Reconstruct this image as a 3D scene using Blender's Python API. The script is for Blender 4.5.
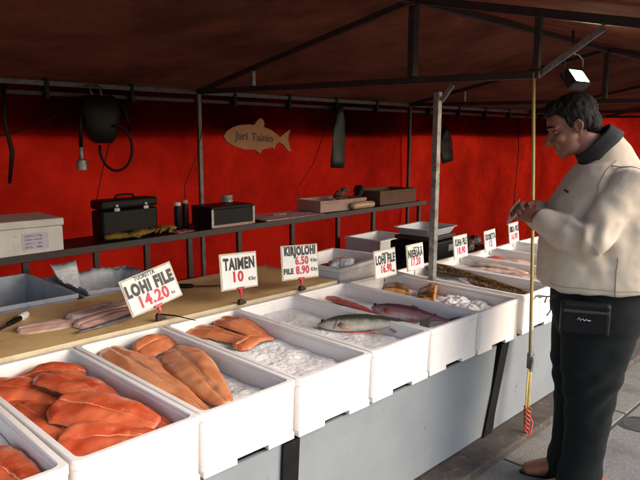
import bpy, bmesh, math, random
from mathutils import Vector, Matrix, noise as mnoise
random.seed(7)
R = math.radians
scene = bpy.context.scene
col = scene.collection
for o in list(bpy.data.objects):
    bpy.data.objects.remove(o)

# ---------------------------------------------------------------- camera
cam_data = bpy.data.cameras.new('camera')
cam = bpy.data.objects.new('camera', cam_data)
col.objects.link(cam)
scene.camera = cam
CAM_Z = 1.6
right = Vector((0.7054, -0.7088, 0.0016))
up = Vector((0.1142, 0.1154, 0.9868))
fwd = Vector((0.6995, 0.6959, -0.1623)).normalized()
right = (right - fwd * right.dot(fwd)).normalized()
up = right.cross(fwd).normalized()
m = Matrix.Identity(4)
for i in range(3):
    m[i][0] = right[i]; m[i][1] = up[i]; m[i][2] = -fwd[i]
m[0][3], m[1][3], m[2][3] = 0, 0, CAM_Z
cam.matrix_world = m
cam_data.sensor_width = 36.0
cam_data.lens = 36.0 * 626 / 640
cam_data.clip_start = 0.05
cam_data.clip_end = 500

# ---------------------------------------------------------------- world, sun, exposure
SUN_EL, SUN_AZ = R(32), R(-62)            # direction the light comes FROM (azimuth from +X)
world = bpy.data.worlds.new('World')
scene.world = world
world.use_nodes = True
nt = world.node_tree
bg = nt.nodes['Background']
sky = nt.nodes.new('ShaderNodeTexSky')
sky.sky_type = 'NISHITA'
sky.sun_disc = False
sky.sun_elevation = SUN_EL
sky.sun_rotation = math.pi / 2 - SUN_AZ
sky.dust_density = 3.0
sky.ozone_density = 1.0
nt.links.new(sky.outputs[0], bg.inputs[0])
bg.inputs[1].default_value = 0.15
sun_d = bpy.data.lights.new('sun', 'SUN')
sun_d.energy = 0.75
sun_d.angle = R(45)
sun_d.color = (1.0, 0.99, 0.975)
sun = bpy.data.objects.new('sun', sun_d)
col.objects.link(sun)
sd = Vector((math.cos(SUN_EL) * math.cos(SUN_AZ), math.cos(SUN_EL) * math.sin(SUN_AZ), math.sin(SUN_EL)))
sun.rotation_euler = sd.to_track_quat('Z', 'Y').to_euler()
scene.view_settings.view_transform = 'Standard'
scene.view_settings.look = 'None'
scene.view_settings.gamma = 1
scene.view_settings.use_curve_mapping = False
scene.view_settings.exposure = 1.35
scene.render.engine = 'CYCLES'
scene.cycles.use_denoising = True
scene.cycles.max_bounces = 8
scene.cycles.transmission_bounces = 6
scene.cycles.sample_clamp_indirect = 6

# ---------------------------------------------------------------- materials
def new_mat(name):
    mt = bpy.data.materials.new(name)
    mt.use_nodes = True
    t = mt.node_tree
    return mt, t, t.nodes['Principled BSDF']

def _noise(t, vec, scale, detail=4, rough=0.6, dist=0.0):
    n = t.nodes.new('ShaderNodeTexNoise')
    n.inputs['Scale'].default_value = scale
    n.inputs['Detail'].default_value = detail
    n.inputs['Roughness'].default_value = rough
    n.inputs['Distortion'].default_value = dist
    t.links.new(vec, n.inputs['Vector'])
    return n.outputs['Fac']

def _ramp(t, fac, stops):
    r = t.nodes.new('ShaderNodeValToRGB')
    e = r.color_ramp.elements
    while len(e) < len(stops):
        e.new(0.5)
    for k, (p, c) in enumerate(stops):
        e[k].position = p
        e[k].color = (c[0], c[1], c[2], 1)
    t.links.new(fac, r.inputs[0])
    return r.outputs[0]

def _math(t, op, a, b=None, c=None):
    n = t.nodes.new('ShaderNodeMath')
    n.operation = op
    for k, v in enumerate((a, b, c)):
        if v is None:
            continue
        if isinstance(v, (int, float)):
            n.inputs[k].default_value = v
        else:
            t.links.new(v, n.inputs[k])
    return n.outputs[0]

def _mix(t, fac, a, b):
    n = t.nodes.new('ShaderNodeMix')
    n.data_type = 'RGBA'
    if isinstance(fac, (int, float)):
        n.inputs[0].default_value = fac
    else:
        t.links.new(fac, n.inputs[0])
    for k, v in ((6, a), (7, b)):
        if isinstance(v, tuple):
            n.inputs[k].default_value = (v[0], v[1], v[2], 1)
        else:
            t.links.new(v, n.inputs[k])
    return n.outputs[2]

def _bump(t, p, h, strength, dist=0.01):
    b = t.nodes.new('ShaderNodeBump')
    b.inputs['Strength'].default_value = strength
    b.inputs['Distance'].default_value = dist
    t.links.new(h, b.inputs['Height'])
    t.links.new(b.outputs[0], p.inputs['Normal'])

def _coord(t, which='Object'):
    return t.nodes.new('ShaderNodeTexCoord').outputs[which]

def surf(name, c1, c2=None, scale=8, rough=0.6, metal=0.0, bump=0.0, bscale=60, bdist=0.004,
         dirt=None, dscale=5, dmin=.55, dmax=.75, spec=0.5, coat=0.0, sheen=0.0):
    """noise-mottled surface with an optional second colour of stains"""
    mt, t, p = new_mat(name)
    v = _coord(t)
    c2 = c2 or tuple(x * .8 for x in c1)
    base = _ramp(t, _noise(t, v, scale), [(.3, c1), (.7, c2)])
    if dirt:
        f = _ramp(t, _noise(t, v, dscale, 6, .7), [(dmin, (0, 0, 0)), (dmax, (1, 1, 1))])
        base = _mix(t, f, base, dirt)
    t.links.new(base, p.inputs['Base Color'])
    p.inputs['Roughness'].default_value = rough
    p.inputs['Metallic'].default_value = metal
    p.inputs['Specular IOR Level'].default_value = spec
    p.inputs['Coat Weight'].default_value = coat
    p.inputs['Coat Roughness'].default_value = .15
    p.inputs['Sheen Weight'].default_value = sheen
    if bump:
        _bump(t, p, _noise(t, v, bscale, 3), bump, bdist)
    return mt

def canvas_mat(name, c1, c2, trans, fac):
    mt, t, p = new_mat(name)
    v = _coord(t)
    f = _noise(t, v, 3.5, 6, .65)
    base = _ramp(t, f, [(.3, c1), (.68, c2)])
    spots = _ramp(t, _noise(t, v, 11, 5, .8), [(.60, (1, 1, 1)), (.80, (.45, .45, .45))])
    big = _ramp(t, _noise(t, v, 1.1, 5, .7), [(.36, (.48, .48, .48)), (.62, (1, 1, 1))])
    bm_ = t.nodes.new('ShaderNodeMix'); bm_.data_type = 'RGBA'; bm_.blend_type = 'MULTIPLY'; bm_.inputs[0].default_value = 1
    t.links.new(spots, bm_.inputs[6]); t.links.new(big, bm_.inputs[7])
    spots = bm_.outputs[2]
    mul = t.nodes.new('ShaderNodeMix'); mul.data_type = 'RGBA'; mul.blend_type = 'MULTIPLY'
    mul.inputs[0].default_value = 1
    t.links.new(base, mul.inputs[6]); t.links.new(spots, mul.inputs[7])
    t.links.new(mul.outputs[2], p.inputs['Base Color'])
    p.inputs['Roughness'].default_value = .85
    p.inputs['Specular IOR Level'].default_value = .06
    tr = t.nodes.new('ShaderNodeBsdfTranslucent')
    tm = t.nodes.new('ShaderNodeMix'); tm.data_type = 'RGBA'; tm.blend_type = 'MULTIPLY'
    tm.inputs[0].default_value = 1
    tm.inputs[6].default_value = (*trans, 1)
    t.links.new(spots, tm.inputs[7])
    t.links.new(tm.outputs[2], tr.inputs['Color'])
    ms = t.nodes.new('ShaderNodeMixShader')
    ms.inputs[0].default_value = fac
    t.links.new(p.outputs[0], ms.inputs[1]); t.links.new(tr.outputs[0], ms.inputs[2])
    t.links.new(ms.outputs[0], t.nodes['Material Output'].inputs['Surface'])
    b = t.nodes.new('ShaderNodeBump')
    b.inputs['Strength'].default_value = .25; b.inputs['Distance'].default_value = .02
    t.links.new(_noise(t, v, 6, 5), b.inputs['Height'])
    t.links.new(b.outputs[0], p.inputs['Normal'])
    return mt

def flesh_mat(name, dark, mid, pale, freq=95.0, line=.55):
    """raw fillet: fibre bands in chevrons meeting on the midline, fat lines paler"""
    mt, t, p = new_mat(name)
    v = _coord(t)
    sep = t.nodes.new('ShaderNodeSeparateXYZ')
    t.links.new(v, sep.inputs[0])
    x, y = sep.outputs[0], sep.outputs[1]
    ay = _math(t, 'ABSOLUTE', y)
    n = _noise(t, v, 22, 4)
    q = _math(t, 'ADD', _math(t, 'MULTIPLY', ay, 1.3), x)
    q = _math(t, 'ADD', q, _math(t, 'MULTIPLY', n, .02))
    w = _math(t, 'SINE', _math(t, 'MULTIPLY', q, freq * 6.283))
    w = _ramp(t, _math(t, 'MULTIPLY_ADD', w, .5, .5), [(.55, (0, 0, 0)), (1.0, (1, 1, 1))])
    base = _ramp(t, _noise(t, v, 9, 6, .65), [(.34, dark), (.62, mid)])
    patch = _ramp(t, _noise(t, v, 9, 2), [(.35, (.15, .15, .15)), (.65, (1, 1, 1))])
    f = _math(t, 'MULTIPLY', _math(t, 'MULTIPLY', w, patch), line)
    base = _mix(t, f, base, pale)
    yy = _math(t, 'ABSOLUTE', _math(t, 'ADD', y, _math(t, 'MULTIPLY_ADD', n, .02, -.01)))
    mid_line = _math(t, 'LESS_THAN', yy, .0014)
    base = _mix(t, _math(t, 'MULTIPLY', mid_line, .75), base, pale)
    fat = _ramp(t, _math(t, 'ADD', _math(t, 'MULTIPLY', y, 6.0), _math(t, 'MULTIPLY_ADD', _noise(t, v, 18, 4), .5, -.25)), [(.28, (0, 0, 0)), (.62, (1, 1, 1))])
    base = _mix(t, _math(t, 'MULTIPLY', fat, .45), base, pale)
    edge = _ramp(t, _noise(t, v, 30, 3), [(.62, (0, 0, 0)), (.72, (1, 1, 1))])
    base = _mix(t, _math(t, 'MULTIPLY', edge, .25), base, pale)
    t.links.new(base, p.inputs['Base Color'])
    p.inputs['Roughness'].default_value = .42
    p.inputs['Specular IOR Level'].default_value = .4
    p.inputs['Coat Weight'].default_value = .35
    p.inputs['Coat Roughness'].default_value = .12
    p.inputs['Subsurface Weight'].default_value = .12
    p.inputs['Subsurface Radius'].default_value = (.01, .003, .002)
    p.inputs['Subsurface Scale'].default_value = .3
    _bump(t, p, _math(t, 'ADD', f, _noise(t, v, 60, 3)), .25, .0012)
    return mt

def fish_mat(name, back, side, belly, spots, half=.05, spot_scale=90):
    mt, t, p = new_mat(name)
    v = _coord(t)
    sep = t.nodes.new('ShaderNodeSeparateXYZ')
    t.links.new(v, sep.inputs[0])
    y = _math(t, 'ADD', sep.outputs[1], _math(t, 'MULTIPLY_ADD', _noise(t, v, 25, 4), .03, -.015))
    f = _math(t, 'MULTIPLY_ADD', y, .5 / half, .5)
    base = _ramp(t, f, [(.10, belly), (.30, side), (.42, side), (.62, back)])
    sp = _ramp(t, _noise(t, v, spot_scale, 2, .5), [(.52, (0, 0, 0)), (.60, (1, 1, 1))])
    up_ = _ramp(t, f, [(.35, (0, 0, 0)), (.6, (1, 1, 1))])
    base = _mix(t, _math(t, 'MULTIPLY', sp, up_), base, spots)
    t.links.new(base, p.inputs['Base Color'])
    p.inputs['Roughness'].default_value = .28
    p.inputs['Specular IOR Level'].default_value = .6
    _bump(t, p, _noise(t, v, 220, 2), .25, .001)
    return mt

M = {}
M['asphalt'] = surf('asphalt', (.20, .194, .182), (.125, .121, .112), 55, .9, bump=.8, bscale=160, bdist=.006, dirt=(.07, .067, .062), dscale=2.2, dmin=.5, dmax=.8)
M['paving'] = surf('kerb_stone', (.24, .225, .20), (.10, .094, .083), 130, .9, bump=.9, bscale=190, bdist=.006, dirt=(.09, .08, .07), dscale=3.5, dmin=.5, dmax=.75)
M['joint'] = surf('joint_dirt', (.035, .032, .028), None, 20, .95)
M['cover'] = surf('worn_iron', (.075, .072, .068), (.04, .038, .034), 25, .6, .3, bump=.6, bscale=90)
M['red_canvas'] = canvas_mat('red_canvas', (.16, .004, .003), (.12, .003, .002), (.98, .022, .006), .90)
M['roof_canvas'] = canvas_mat('roof_canvas', (.16, .060, .036), (.10, .036, .022), (.30, .07, .035), .035)
M['darker_canvas'] = canvas_mat('darker_red_canvas', (.12, .004, .003), (.09, .003, .002), (.80, .016, .005), .90)  # darker red tone for the rear wall up to the post
M['end_canvas'] = canvas_mat('end_canvas', (.35, .010, .010), (.28, .008, .008), (.7, .02, .01), .3)
M['valance'] = canvas_mat('valance_canvas', (.12, .012, .009), (.08, .008, .006), (.3, .02, .015), .01)
M['steel'] = surf('galvanised_steel', (.36, .35, .33), (.2, .19, .18), 35, .42, .75, bump=.3, bscale=80, dirt=(.10, .07, .05), dscale=9, dmin=.5, dmax=.7)
M['worn_rail'] = surf('worn_rail_steel', (.17, .16, .15), (.09, .085, .08), 35, .5, .5, bump=.3, bscale=80, dirt=(.06, .04, .03), dscale=9, dmin=.5, dmax=.7)
M['dark_steel'] = surf('dark_steel', (.055, .038, .032), (.03, .022, .019), 18, .5, .3, bump=.2)
M['black'] = surf('black_paint', (.006, .006, .006), (.010, .0095, .009), 18, .5, bump=.2, spec=.2, dirt=(.03, .027, .024), dscale=14, dmin=.6, dmax=.8)
M['black_plastic'] = surf('black_plastic', (.0035, .004, .004), (.006, .006, .006), 18, .5, bump=.15, spec=.2)
M['foam'] = surf('white_foam', (.84, .785, .742), (.79, .73, .685), 12, .6, bump=.35, bscale=260, bdist=.002, dirt=(.66, .56, .50), dscale=7, dmin=.56, dmax=.9)
M['foam_old'] = surf('grubby_foam', (.70, .66, .60), (.58, .54, .49), 9, .6, bump=.35, bscale=240, bdist=.002, dirt=(.30, .22, .17), dscale=12, dmin=.6, dmax=.78)
M['grey_plastic'] = surf('grey_plastic', (.36, .38, .42), (.27, .28, .31), 8, .45, bump=.2, dirt=(.15, .13, .13), dscale=8)
M['panel'] = surf('pale_grey_panel', (.225, .243, .258), (.19, .208, .222), 4, .45, bump=.15, bscale=30, dirt=(.085, .08, .075), dscale=17, dmin=.62, dmax=.76)
M['ledge'] = surf('dirty_ledge', (.075, .055, .042), (.03, .026, .022), 12, .85, bump=.6, bscale=60, dirt=(.14, .10, .06), dscale=18, dmin=.55, dmax=.7)
M['board'] = surf('plywood_board', (.84, .57, .26), (.74, .47, .20), 5, .5, bump=.25, bscale=40, dirt=(.40, .18, .09), dscale=4, dmin=.52, dmax=.82)
M['board_edge'] = surf('board_edge', (.62, .52, .34), (.48, .38, .24), 12, .6)
M['ice'] = surf('crushed_ice', (.88, .865, .845), (.83, .81, .785), 60, .45, bump=.22, bscale=210, bdist=.003, dirt=(.70, .60, .54), dscale=6, dmin=.5, dmax=.85)
M['ice'].node_tree.nodes['Principled BSDF'].inputs['Subsurface Weight'].default_value = .6
M['ice'].node_tree.nodes['Principled BSDF'].inputs['Subsurface Radius'].default_value = (.02, .02, .02)
M['ice'].node_tree.nodes['Principled BSDF'].inputs['Subsurface Scale'].default_value = .6
M['salmon'] = flesh_mat('red_salmon_flesh', (.40, .036, .010), (.60, .105, .032), (.84, .38, .22), 115, .5)
M['orange'] = flesh_mat('orange_flesh', (.52, .16, .06), (.63, .235, .095), (.80, .47, .28), 130, .26)
M['deep_orange'] = flesh_mat('deep_orange_flesh', (.53, .125, .042), (.66, .20, .075), (.85, .42, .22), 120, .35)
M['cut_red'] = flesh_mat('cut_red_flesh', (.45, .05, .04), (.58, .10, .075), (.75, .35, .3), 70, .4)
M['pink_flesh'] = flesh_mat('pink_flesh', (.62, .33, .25), (.72, .46, .37), (.85, .68, .58), 60, .4)
M['pale_flesh'] = flesh_mat('pale_flesh', (.58, .38, .30), (.70, .52, .43), (.82, .7, .62), 60, .35)
M['skin_dark'] = surf('fish_skin', (.05, .05, .055), (.16, .15, .145), 60, .3, bump=.3, bscale=200, bdist=.001)
M['smoked'] = surf('golden_smoked_skin', (.17, .062, .014), (.05, .02, .008), 34, .35, bump=.5, bscale=120, bdist=.002, dirt=(.42, .20, .05), dscale=26, dmin=.54, dmax=.68)
M['burbot'] = surf('dark_mottled_skin', (.020, .012, .007), (.085, .042, .015), 35, .34, bump=.5, bscale=110, bdist=.002, dirt=(.36, .20, .065), dscale=85, dmin=.50, dmax=.60)
M['trout'] = fish_mat('silver_trout_skin', (.06, .058, .04), (.42, .38, .31), (.78, .66, .58), (.04, .036, .03), .05, 130)
M['pink_fish'] = fish_mat('pinkish_fish_skin', (.10, .04, .045), (.36, .17, .175), (.68, .52, .48), (.2, .08, .08), .045, 70)
M['fin'] = surf('fish_fin', (.12, .10, .085), (.06, .05, .045), 60, .4)
M['fin_red'] = surf('red_fin', (.55, .16, .09), (.42, .12, .08), 60, .4)
M['fin_pale'] = surf('pale_fin', (.42, .27, .2), (.28, .2, .16), 60, .4)
M['eye'] = surf('fish_eye', (.01, .01, .01), None, 5, .1)
M['card'] = surf('price_card', (.80, .79, .74), (.74, .73, .68), 14, .55, dirt=(.62, .55, .45), dscale=10, dmin=.6, dmax=.85)
M['card_edge'] = surf('stained_card_edge', (.60, .52, .40), (.45, .36, .25), 40, .6)
M['ink'] = surf('black_ink', (.014, .014, .014), None, 20, .5)
M['red_ink'] = surf('red_ink', (.62, .015, .055), None, 20, .5)
M['red_plastic'] = surf('red_plastic', (.58, .03, .05), None, 10, .35)
M['strap'] = surf('yellow_webbing', (.36, .27, .07), (.27, .20, .05), 30, .7, bump=.5, bscale=220, bdist=.002, dirt=(.22, .16, .06), dscale=8)
M['red_cord'] = surf('red_cord', (.62, .04, .03), (.5, .1, .07), 60, .7)
M['fleece'] = surf('cream_fleece', (.53, .435, .335), (.48, .39, .295), 9, .95, bump=.5, bscale=330, bdist=.002, sheen=.25, spec=.15)
M['seam'] = surf('fleece_seam', (.33, .26, .19), None, 9, .95)
M['trouser'] = surf('charcoal_cloth', (.0055, .0072, .0072), (.009, .0115, .0112), 14, .9, bump=.4, bscale=280, bdist=.002, sheen=.02, spec=.15)
M['collar'] = surf('black_knit', (.014, .014, .015), (.02, .02, .02), 20, .9, bump=.4, bscale=250)
M['skin'] = surf('weathered_skin', (.25, .098, .062), (.19, .07, .043), 22, .55, bump=.25, bscale=130, bdist=.002)
M['hair'] = surf('dark_hair', (.0045, .0035, .003), (.009, .0065, .0055), 60, .65, spec=.2, bump=.8, bscale=150, bdist=.006)
M['brown_leather'] = surf('brown_leather', (.30, .10, .045), (.22, .07, .03), 20, .5, bump=.2)
M['white_logo'] = surf('white_print', (.75, .75, .75), None, 10, .6)
M['wood_sign'] = surf('varnished_wood', (.40, .155, .045), (.32, .115, .033), 9, .5, bump=.2)
M['rubber'] = surf('green_black_rubber', (.008, .015, .0145), (.012, .02, .019), 14, .5, bump=.3, bscale=30)
M['gloves'] = surf('yellow_work_glove', (.30, .18, .02), (.2, .11, .015), 22, .8, bump=.5, bscale=90, dirt=(.04, .03, .02), dscale=14)
M['pink_cloth'] = surf('pink_cloth', (.42, .13, .15), None, 15, .85, bump=.4, bscale=70)
M['newsprint'] = surf('pink_newsprint', (.62, .46, .45), (.50, .33, .33), 60, .8, dirt=(.30, .17, .17), dscale=45, dmin=.5, dmax=.6)
M['carton'] = surf('pale_carton', (.45, .29, .245), (.38, .24, .20), 8, .8, bump=.15, dirt=(.28, .16, .13), dscale=8)
M['brown_carton'] = surf('brown_carton', (.15, .07, .045), (.11, .05, .034), 9, .85, bump=.2)
M['hanging'] = surf('dark_brown_film', (.05, .02, .014), (.03, .014, .01), 12, .5, bump=.3)
M['bread'] = surf('wrapped_loaf', (.55, .36, .24), (.42, .24, .15), 16, .4, bump=.4, bscale=60, coat=.3)
M['glass'] = surf('dull_glass', (.35, .34, .33), (.2, .2, .2), 12, .12, spec=.8)
M['bag'] = surf('translucent_bag', (.60, .60, .60), (.42, .42, .44), 15, .25, bump=.6, bscale=45)
M['label_paper'] = surf('lilac_label', (.56, .50, .58), (.5, .44, .52), 20, .7)
M['white_paper'] = surf('white_paper', (.78, .77, .74), None, 10, .7)
M['tray_metal'] = surf('brushed_tray', (.75, .75, .74), (.66, .66, .65), 30, .35, .35)
M['lamp_body'] = surf('lamp_housing', (.02, .02, .02), None, 12, .5)
def emit(name, c, s):
    mt, t, p = new_mat(name)
    p.inputs['Base Color'].default_value = (.8, .8, .7, 1)
    p.inputs['Emission Color'].default_value = (*c, 1)
    p.inputs['Emission Strength'].default_value = s
    return mt
M['lamp_glow'] = emit('lamp_glow', (1.0, .90, .62), 16)

# ---------------------------------------------------------------- geometry helpers
def put(name, me, parent=None, loc=None, rot=None):
    o = bpy.data.objects.new(name, me)
    col.objects.link(o)
    if parent:
        o.parent = parent
    if loc:
        o.location = loc
    if rot:
        o.rotation_euler = rot
    return o

def obj(name, bm, mat, parent=None, loc=None, rot=None, smooth=False, bevel=0.0, seg=2):
    me = bpy.data.meshes.new(name)
    bmesh.ops.recalc_face_normals(bm, faces=bm.faces)
    bm.to_mesh(me); bm.free()
    me.materials.append(M[mat] if isinstance(mat, str) else mat)
    if smooth:
        for p in me.polygons:
            p.use_smooth = True
    o = put(name, me, parent, loc, rot)
    if bevel:
        b = o.modifiers.new('edge', 'BEVEL')
        b.width = bevel; b.segments = seg; b.limit_method = 'ANGLE'; b.angle_limit = R(40)
        b.harden_normals = False
    return o

def thing(name, label, cat, loc=(0, 0, 0), rot=(0, 0, 0), group=None):
    o = put(name, None, None, loc, rot)
    o.empty_display_size = .1
    return tag(o, label, cat, group)

def tag(o, label=None, cat=None, group=None, kind=None):
    if label: o['label'] = label
    if cat: o['category'] = cat
    if group: o['group'] = group
    if kind: o['kind'] = kind
    return o

def box(bm, c, s, rot=None):
    mt = Matrix.Translation(Vector(c))
    if rot is not None:
        mt = mt @ (rot if isinstance(rot, Matrix) else Matrix.Rotation(rot, 4, 'Z'))
    return bmesh.ops.create_cube(bm, size=1, matrix=mt @ Matrix.Diagonal((s[0], s[1], s[2], 1)))

def cyl(bm, c, r, h, axis='Z', seg=20, r2=None):
    mt = Matrix.Translation(Vector(c))
    if axis == 'X': mt = mt @ Matrix.Rotation(R(90), 4, 'Y')
    if axis == 'Y': mt = mt @ Matrix.Rotation(R(90), 4, 'X')
    bmesh.ops.create_cone(bm, cap_ends=True, segments=seg, radius1=r, radius2=r if r2 is None else r2, depth=h, matrix=mt)

def ball(bm, c, r, seg=16, rot=None):
    if isinstance(r, (int, float)): r = (r, r, r)
    mt = Matrix.Translation(Vector(c))
    if rot is not None: mt = mt @ rot
    bmesh.ops.create_uvsphere(bm, u_segments=seg, v_segments=max(8, seg // 2 + 2), radius=1, matrix=mt @ Matrix.Diagonal((r[0], r[1], r[2], 1)))

def rings(bm, rs, cap=True):
    vs = [[bm.verts.new(p) for p in r] for r in rs]
    n = len(vs[0])
    for a, b in zip(vs[:-1], vs[1:]):
        for k in range(n):
            bm.faces.new((a[k], a[(k + 1) % n], b[(k + 1) % n], b[k]))
    if cap:
        for r, flip in ((vs[0], True), (vs[-1], False)):
            c = bm.verts.new(sum((v.co for v in r), Vector()) / n)
            for k in range(n):
                bm.faces.new((r[(k + 1) % n], r[k], c) if flip else (r[k], r[(k + 1) % n], c))
    return vs

def tube(bm, pts, rad, n=10, ref=None, cap=True, round_ends=False):
    """sweep an ellipse (ru, rv) along points; ref fixes which way ru points"""
    pts = [Vector(p) for p in pts]
    k = len(pts)
    rad = [rad] * k if not isinstance(rad, list) else rad
    rad = [(r, r) if isinstance(r, (int, float)) else r for r in rad]
    out = []
    prev = None
    tang = []
    for i in range(k):
        a = pts[max(0, i - 1)]; b = pts[min(k - 1, i + 1)]
        tang.append((b - a).normalized())
    for i in range(k):
        t = tang[i]
        if ref is not None: u = Vector(ref)
        elif prev is not None: u = prev
        else: u = Vector((0, 0, 1)) if abs(t.z) < .9 else Vector((1, 0, 0))
        u = (u - t * u.dot(t)).normalized()
        prev = u
        v = t.cross(u)
        out.append((pts[i], u, v, rad[i], t))
    ringlist = []
    def ring(p, u, v, r, s=1.0):
        return [p + u * (math.cos(a) * r[0] * s) + v * (math.sin(a) * r[1] * s) for a in [2 * math.pi * j / n for j in range(n)]]
    if round_ends:
        p, u, v, r, t = out[0]
        mr = min(r)
        for a in (80, 55, 28):
            ringlist.append(ring(p - t * mr * math.sin(R(a)), u, v, r, math.cos(R(a))))
    for p, u, v, r, t in out:
        ringlist.append(ring(p, u, v, r))
    if round_ends:
        p, u, v, r, t = out[-1]
        mr = min(r)
        for a in (28, 55, 80):
            ringlist.append(ring(p + t * mr * math.sin(R(a)), u, v, r, math.cos(R(a))))
    rings(bm, ringlist, cap)

def beam(bm, p0, p1, w, h):
    p0, p1 = Vector(p0), Vector(p1)
    t = (p1 - p0)
    L = t.length
    q = t.to_track_quat('X', 'Z').to_matrix().to_4x4()
    box(bm, (p0 + p1) / 2, (L, w, h), q)

def grid(bm, nu, nv, fn, close=False):
    vs = [[bm.verts.new(fn(i / nu, j / nv)) for j in range(nv + 1)] for i in range(nu + 1)]
    for i in range(nu):
        for j in range(nv):
            bm.faces.new((vs[i][j], vs[i + 1][j], vs[i + 1][j + 1], vs[i][j + 1]))
    return vs

def union(name, bm, mat, voxel, smooth_it=4, parent=None, post=None, subdiv=0):
    """fuse overlapping closed shapes into one continuous skin"""
    me = bpy.data.meshes.new('tmp'); bmesh.ops.recalc_face_normals(bm, faces=bm.faces); bm.to_mesh(me); bm.free()
    o = bpy.data.objects.new('tmp', me); col.objects.link(o)
    r = o.modifiers.new('r', 'REMESH'); r.mode = 'VOXEL'; r.voxel_size = voxel
    if smooth_it:
        s = o.modifiers.new('s', 'SMOOTH'); s.factor = .5; s.iterations = smooth_it
    dg = bpy.context.evaluated_depsgraph_get()
    me2 = bpy.data.meshes.new_from_object(o.evaluated_get(dg))
    bpy.data.objects.remove(o); bpy.data.meshes.remove(me)
    me2.name = name
    me2.materials.clear(); me2.materials.append(M[mat])
    if post:
        b2 = bmesh.new(); b2.from_mesh(me2); b2.normal_update(); post(b2); b2.to_mesh(me2); b2.free()
    for p in me2.polygons: p.use_smooth = True
    return put(name, me2, parent)

def text_mesh(s, size, bold=.0, extrude=.0006, arch=0.0, width=None, shear=0.0, align='CENTER'):
    cu = bpy.data.curves.new('t', 'FONT')
    cu.body = s; cu.size = size; cu.offset = bold * size; cu.extrude = extrude
    cu.align_x = align; cu.align_y = 'CENTER'; cu.shear = shear
    cu.resolution_u = 3; cu.space_character = 1.0 + bold * 2.4
    o = bpy.data.objects.new('t', cu); col.objects.link(o)
    dg = bpy.context.evaluated_depsgraph_get()
    me = bpy.data.meshes.new_from_object(o.evaluated_get(dg))
    bpy.data.objects.remove(o); bpy.data.curves.remove(cu)
    xs = [v.co.x for v in me.vertices]
    if xs and width:
        w = max(xs) - min(xs); c = (max(xs) + min(xs)) / 2
        for v in me.vertices: v.co.x = (v.co.x - c) * width / w
    return me

def lettering(name, s, size, mat, parent, loc, rot, **kw):
    me = text_mesh(s, size, **kw)
    me.materials.append(M[mat])
    return put(name, me, parent, loc, rot)

# ================================================================ SETTING
bm = bmesh.new()
grid(bm, 4, 4, lambda a, b: Vector((-150 + 300 * a, -150 + 300 * b, 0)))
tag(obj('ground', bm, 'asphalt'), kind='structure')
bm = bmesh.new()
x = -1.2
rnd = random.Random(3)
while x < 9:
    L = .98
    box(bm, (x + L / 2, 1.335, -.035), (L - .012, .345, .09), None)
    x += L
kerb = tag(obj('pavement', bm, 'paving', bevel=.006), kind='structure')
bm = bmesh.new()
box(bm, (3.9, 1.155, .001), (10.2, .012, .006))
tag(obj('pavement_joint', bm, 'joint'), kind='structure')

# iron cover in the ground
t = thing('drain_cover', 'small round worn metal cover set in the asphalt behind the man', 'drain cover', (3.62, 1.06, 0))
bm = bmesh.new(); cyl(bm, (0, 0, -.002), .086, .010, seg=32); obj('plate', bm, 'cover', t, bevel=.002)
bm = bmesh.new()
for k in range(40):
    a0, a1 = 2 * math.pi * k / 40, 2 * math.pi * (k + 1) / 40
    rr = [.125 + .008 * math.sin(3 * a0 + 1) , .125 + .008 * math.sin(3 * a1 + 1)]
    q = [bm.verts.new((math.cos(a) * r_, math.sin(a) * r_, .0035)) for a, r_ in ((a0, .088), (a1, .088), (a1, rr[1] - .02), (a0, rr[0] - .02))]
    bm.faces.new(q)
bmesh.ops.remove_doubles(bm, verts=bm.verts, dist=.0005)
obj('surround', bm, 'joint', t)

# ================================================================ TENT
tent = thing('market_tent', 'red canvas market tent on a metal frame with sagging dark roof', 'tent')
TX = [-2.65, .15, 2.95, 5.75, 8.55, 11.35]
RY, RZ = 2.2, 2.36            # ridge
BY, BZ = 4.34, 1.955          # rear eave
FY, FZ = 0.60, 2.03           # front eave
def roof_pt(a, b):
    x = -2.9 + 14.6 * a
    ph = ((x - TX[0]) / 2.8) % 1.0
    sag = math.sin(ph * math.pi) ** 2
    if b < .5:
        k = b / .5
        y = (BY + .23) + (RY - BY - .23) * k; z = (BZ + .02) + (RZ + .035 - BZ - .02) * k
    else:
        k = (b - .5) / .5
        y = RY + (FY - RY) * k; z = RZ + .035 + (FZ - RZ - .0) * k
    kk = k if b < .5 else 1 - k
    z -= .055 * sag * math.sin(math.pi * kk) + .02 * sag
    z += .012 * mnoise.noise(Vector((x * 1.7, y * 1.7, 0)))
    return Vector((x, y, z))
bm = bmesh.new()
grid(bm, 130, 40, roof_pt)
obj('roof_canvas', bm, 'roof_canvas', tent, smooth=True)
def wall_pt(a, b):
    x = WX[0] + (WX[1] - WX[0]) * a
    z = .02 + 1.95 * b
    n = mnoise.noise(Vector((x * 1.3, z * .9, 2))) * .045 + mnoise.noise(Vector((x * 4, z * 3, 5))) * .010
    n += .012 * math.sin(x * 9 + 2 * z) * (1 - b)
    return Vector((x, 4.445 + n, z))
for WX, wm in (((-2.9, 5.775), 'darker_canvas'), ((5.745, 11.7), 'red_canvas')):
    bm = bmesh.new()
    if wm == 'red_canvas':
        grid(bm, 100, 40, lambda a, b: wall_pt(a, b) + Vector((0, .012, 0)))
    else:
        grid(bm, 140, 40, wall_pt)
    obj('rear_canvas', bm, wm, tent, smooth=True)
def val_pt(a, b):
    x = -2.9 + 14.6 * a
    z = 1.972 - .352 * b + .012 * math.sin(x * 2.1) * b
    return Vector((x, 4.515 + .010 * math.sin(x * 7) * b, z))
bm = bmesh.new()
grid(bm, 160, 6, val_pt)
obj('valance', bm, 'valance', tent, smooth=True)
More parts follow.
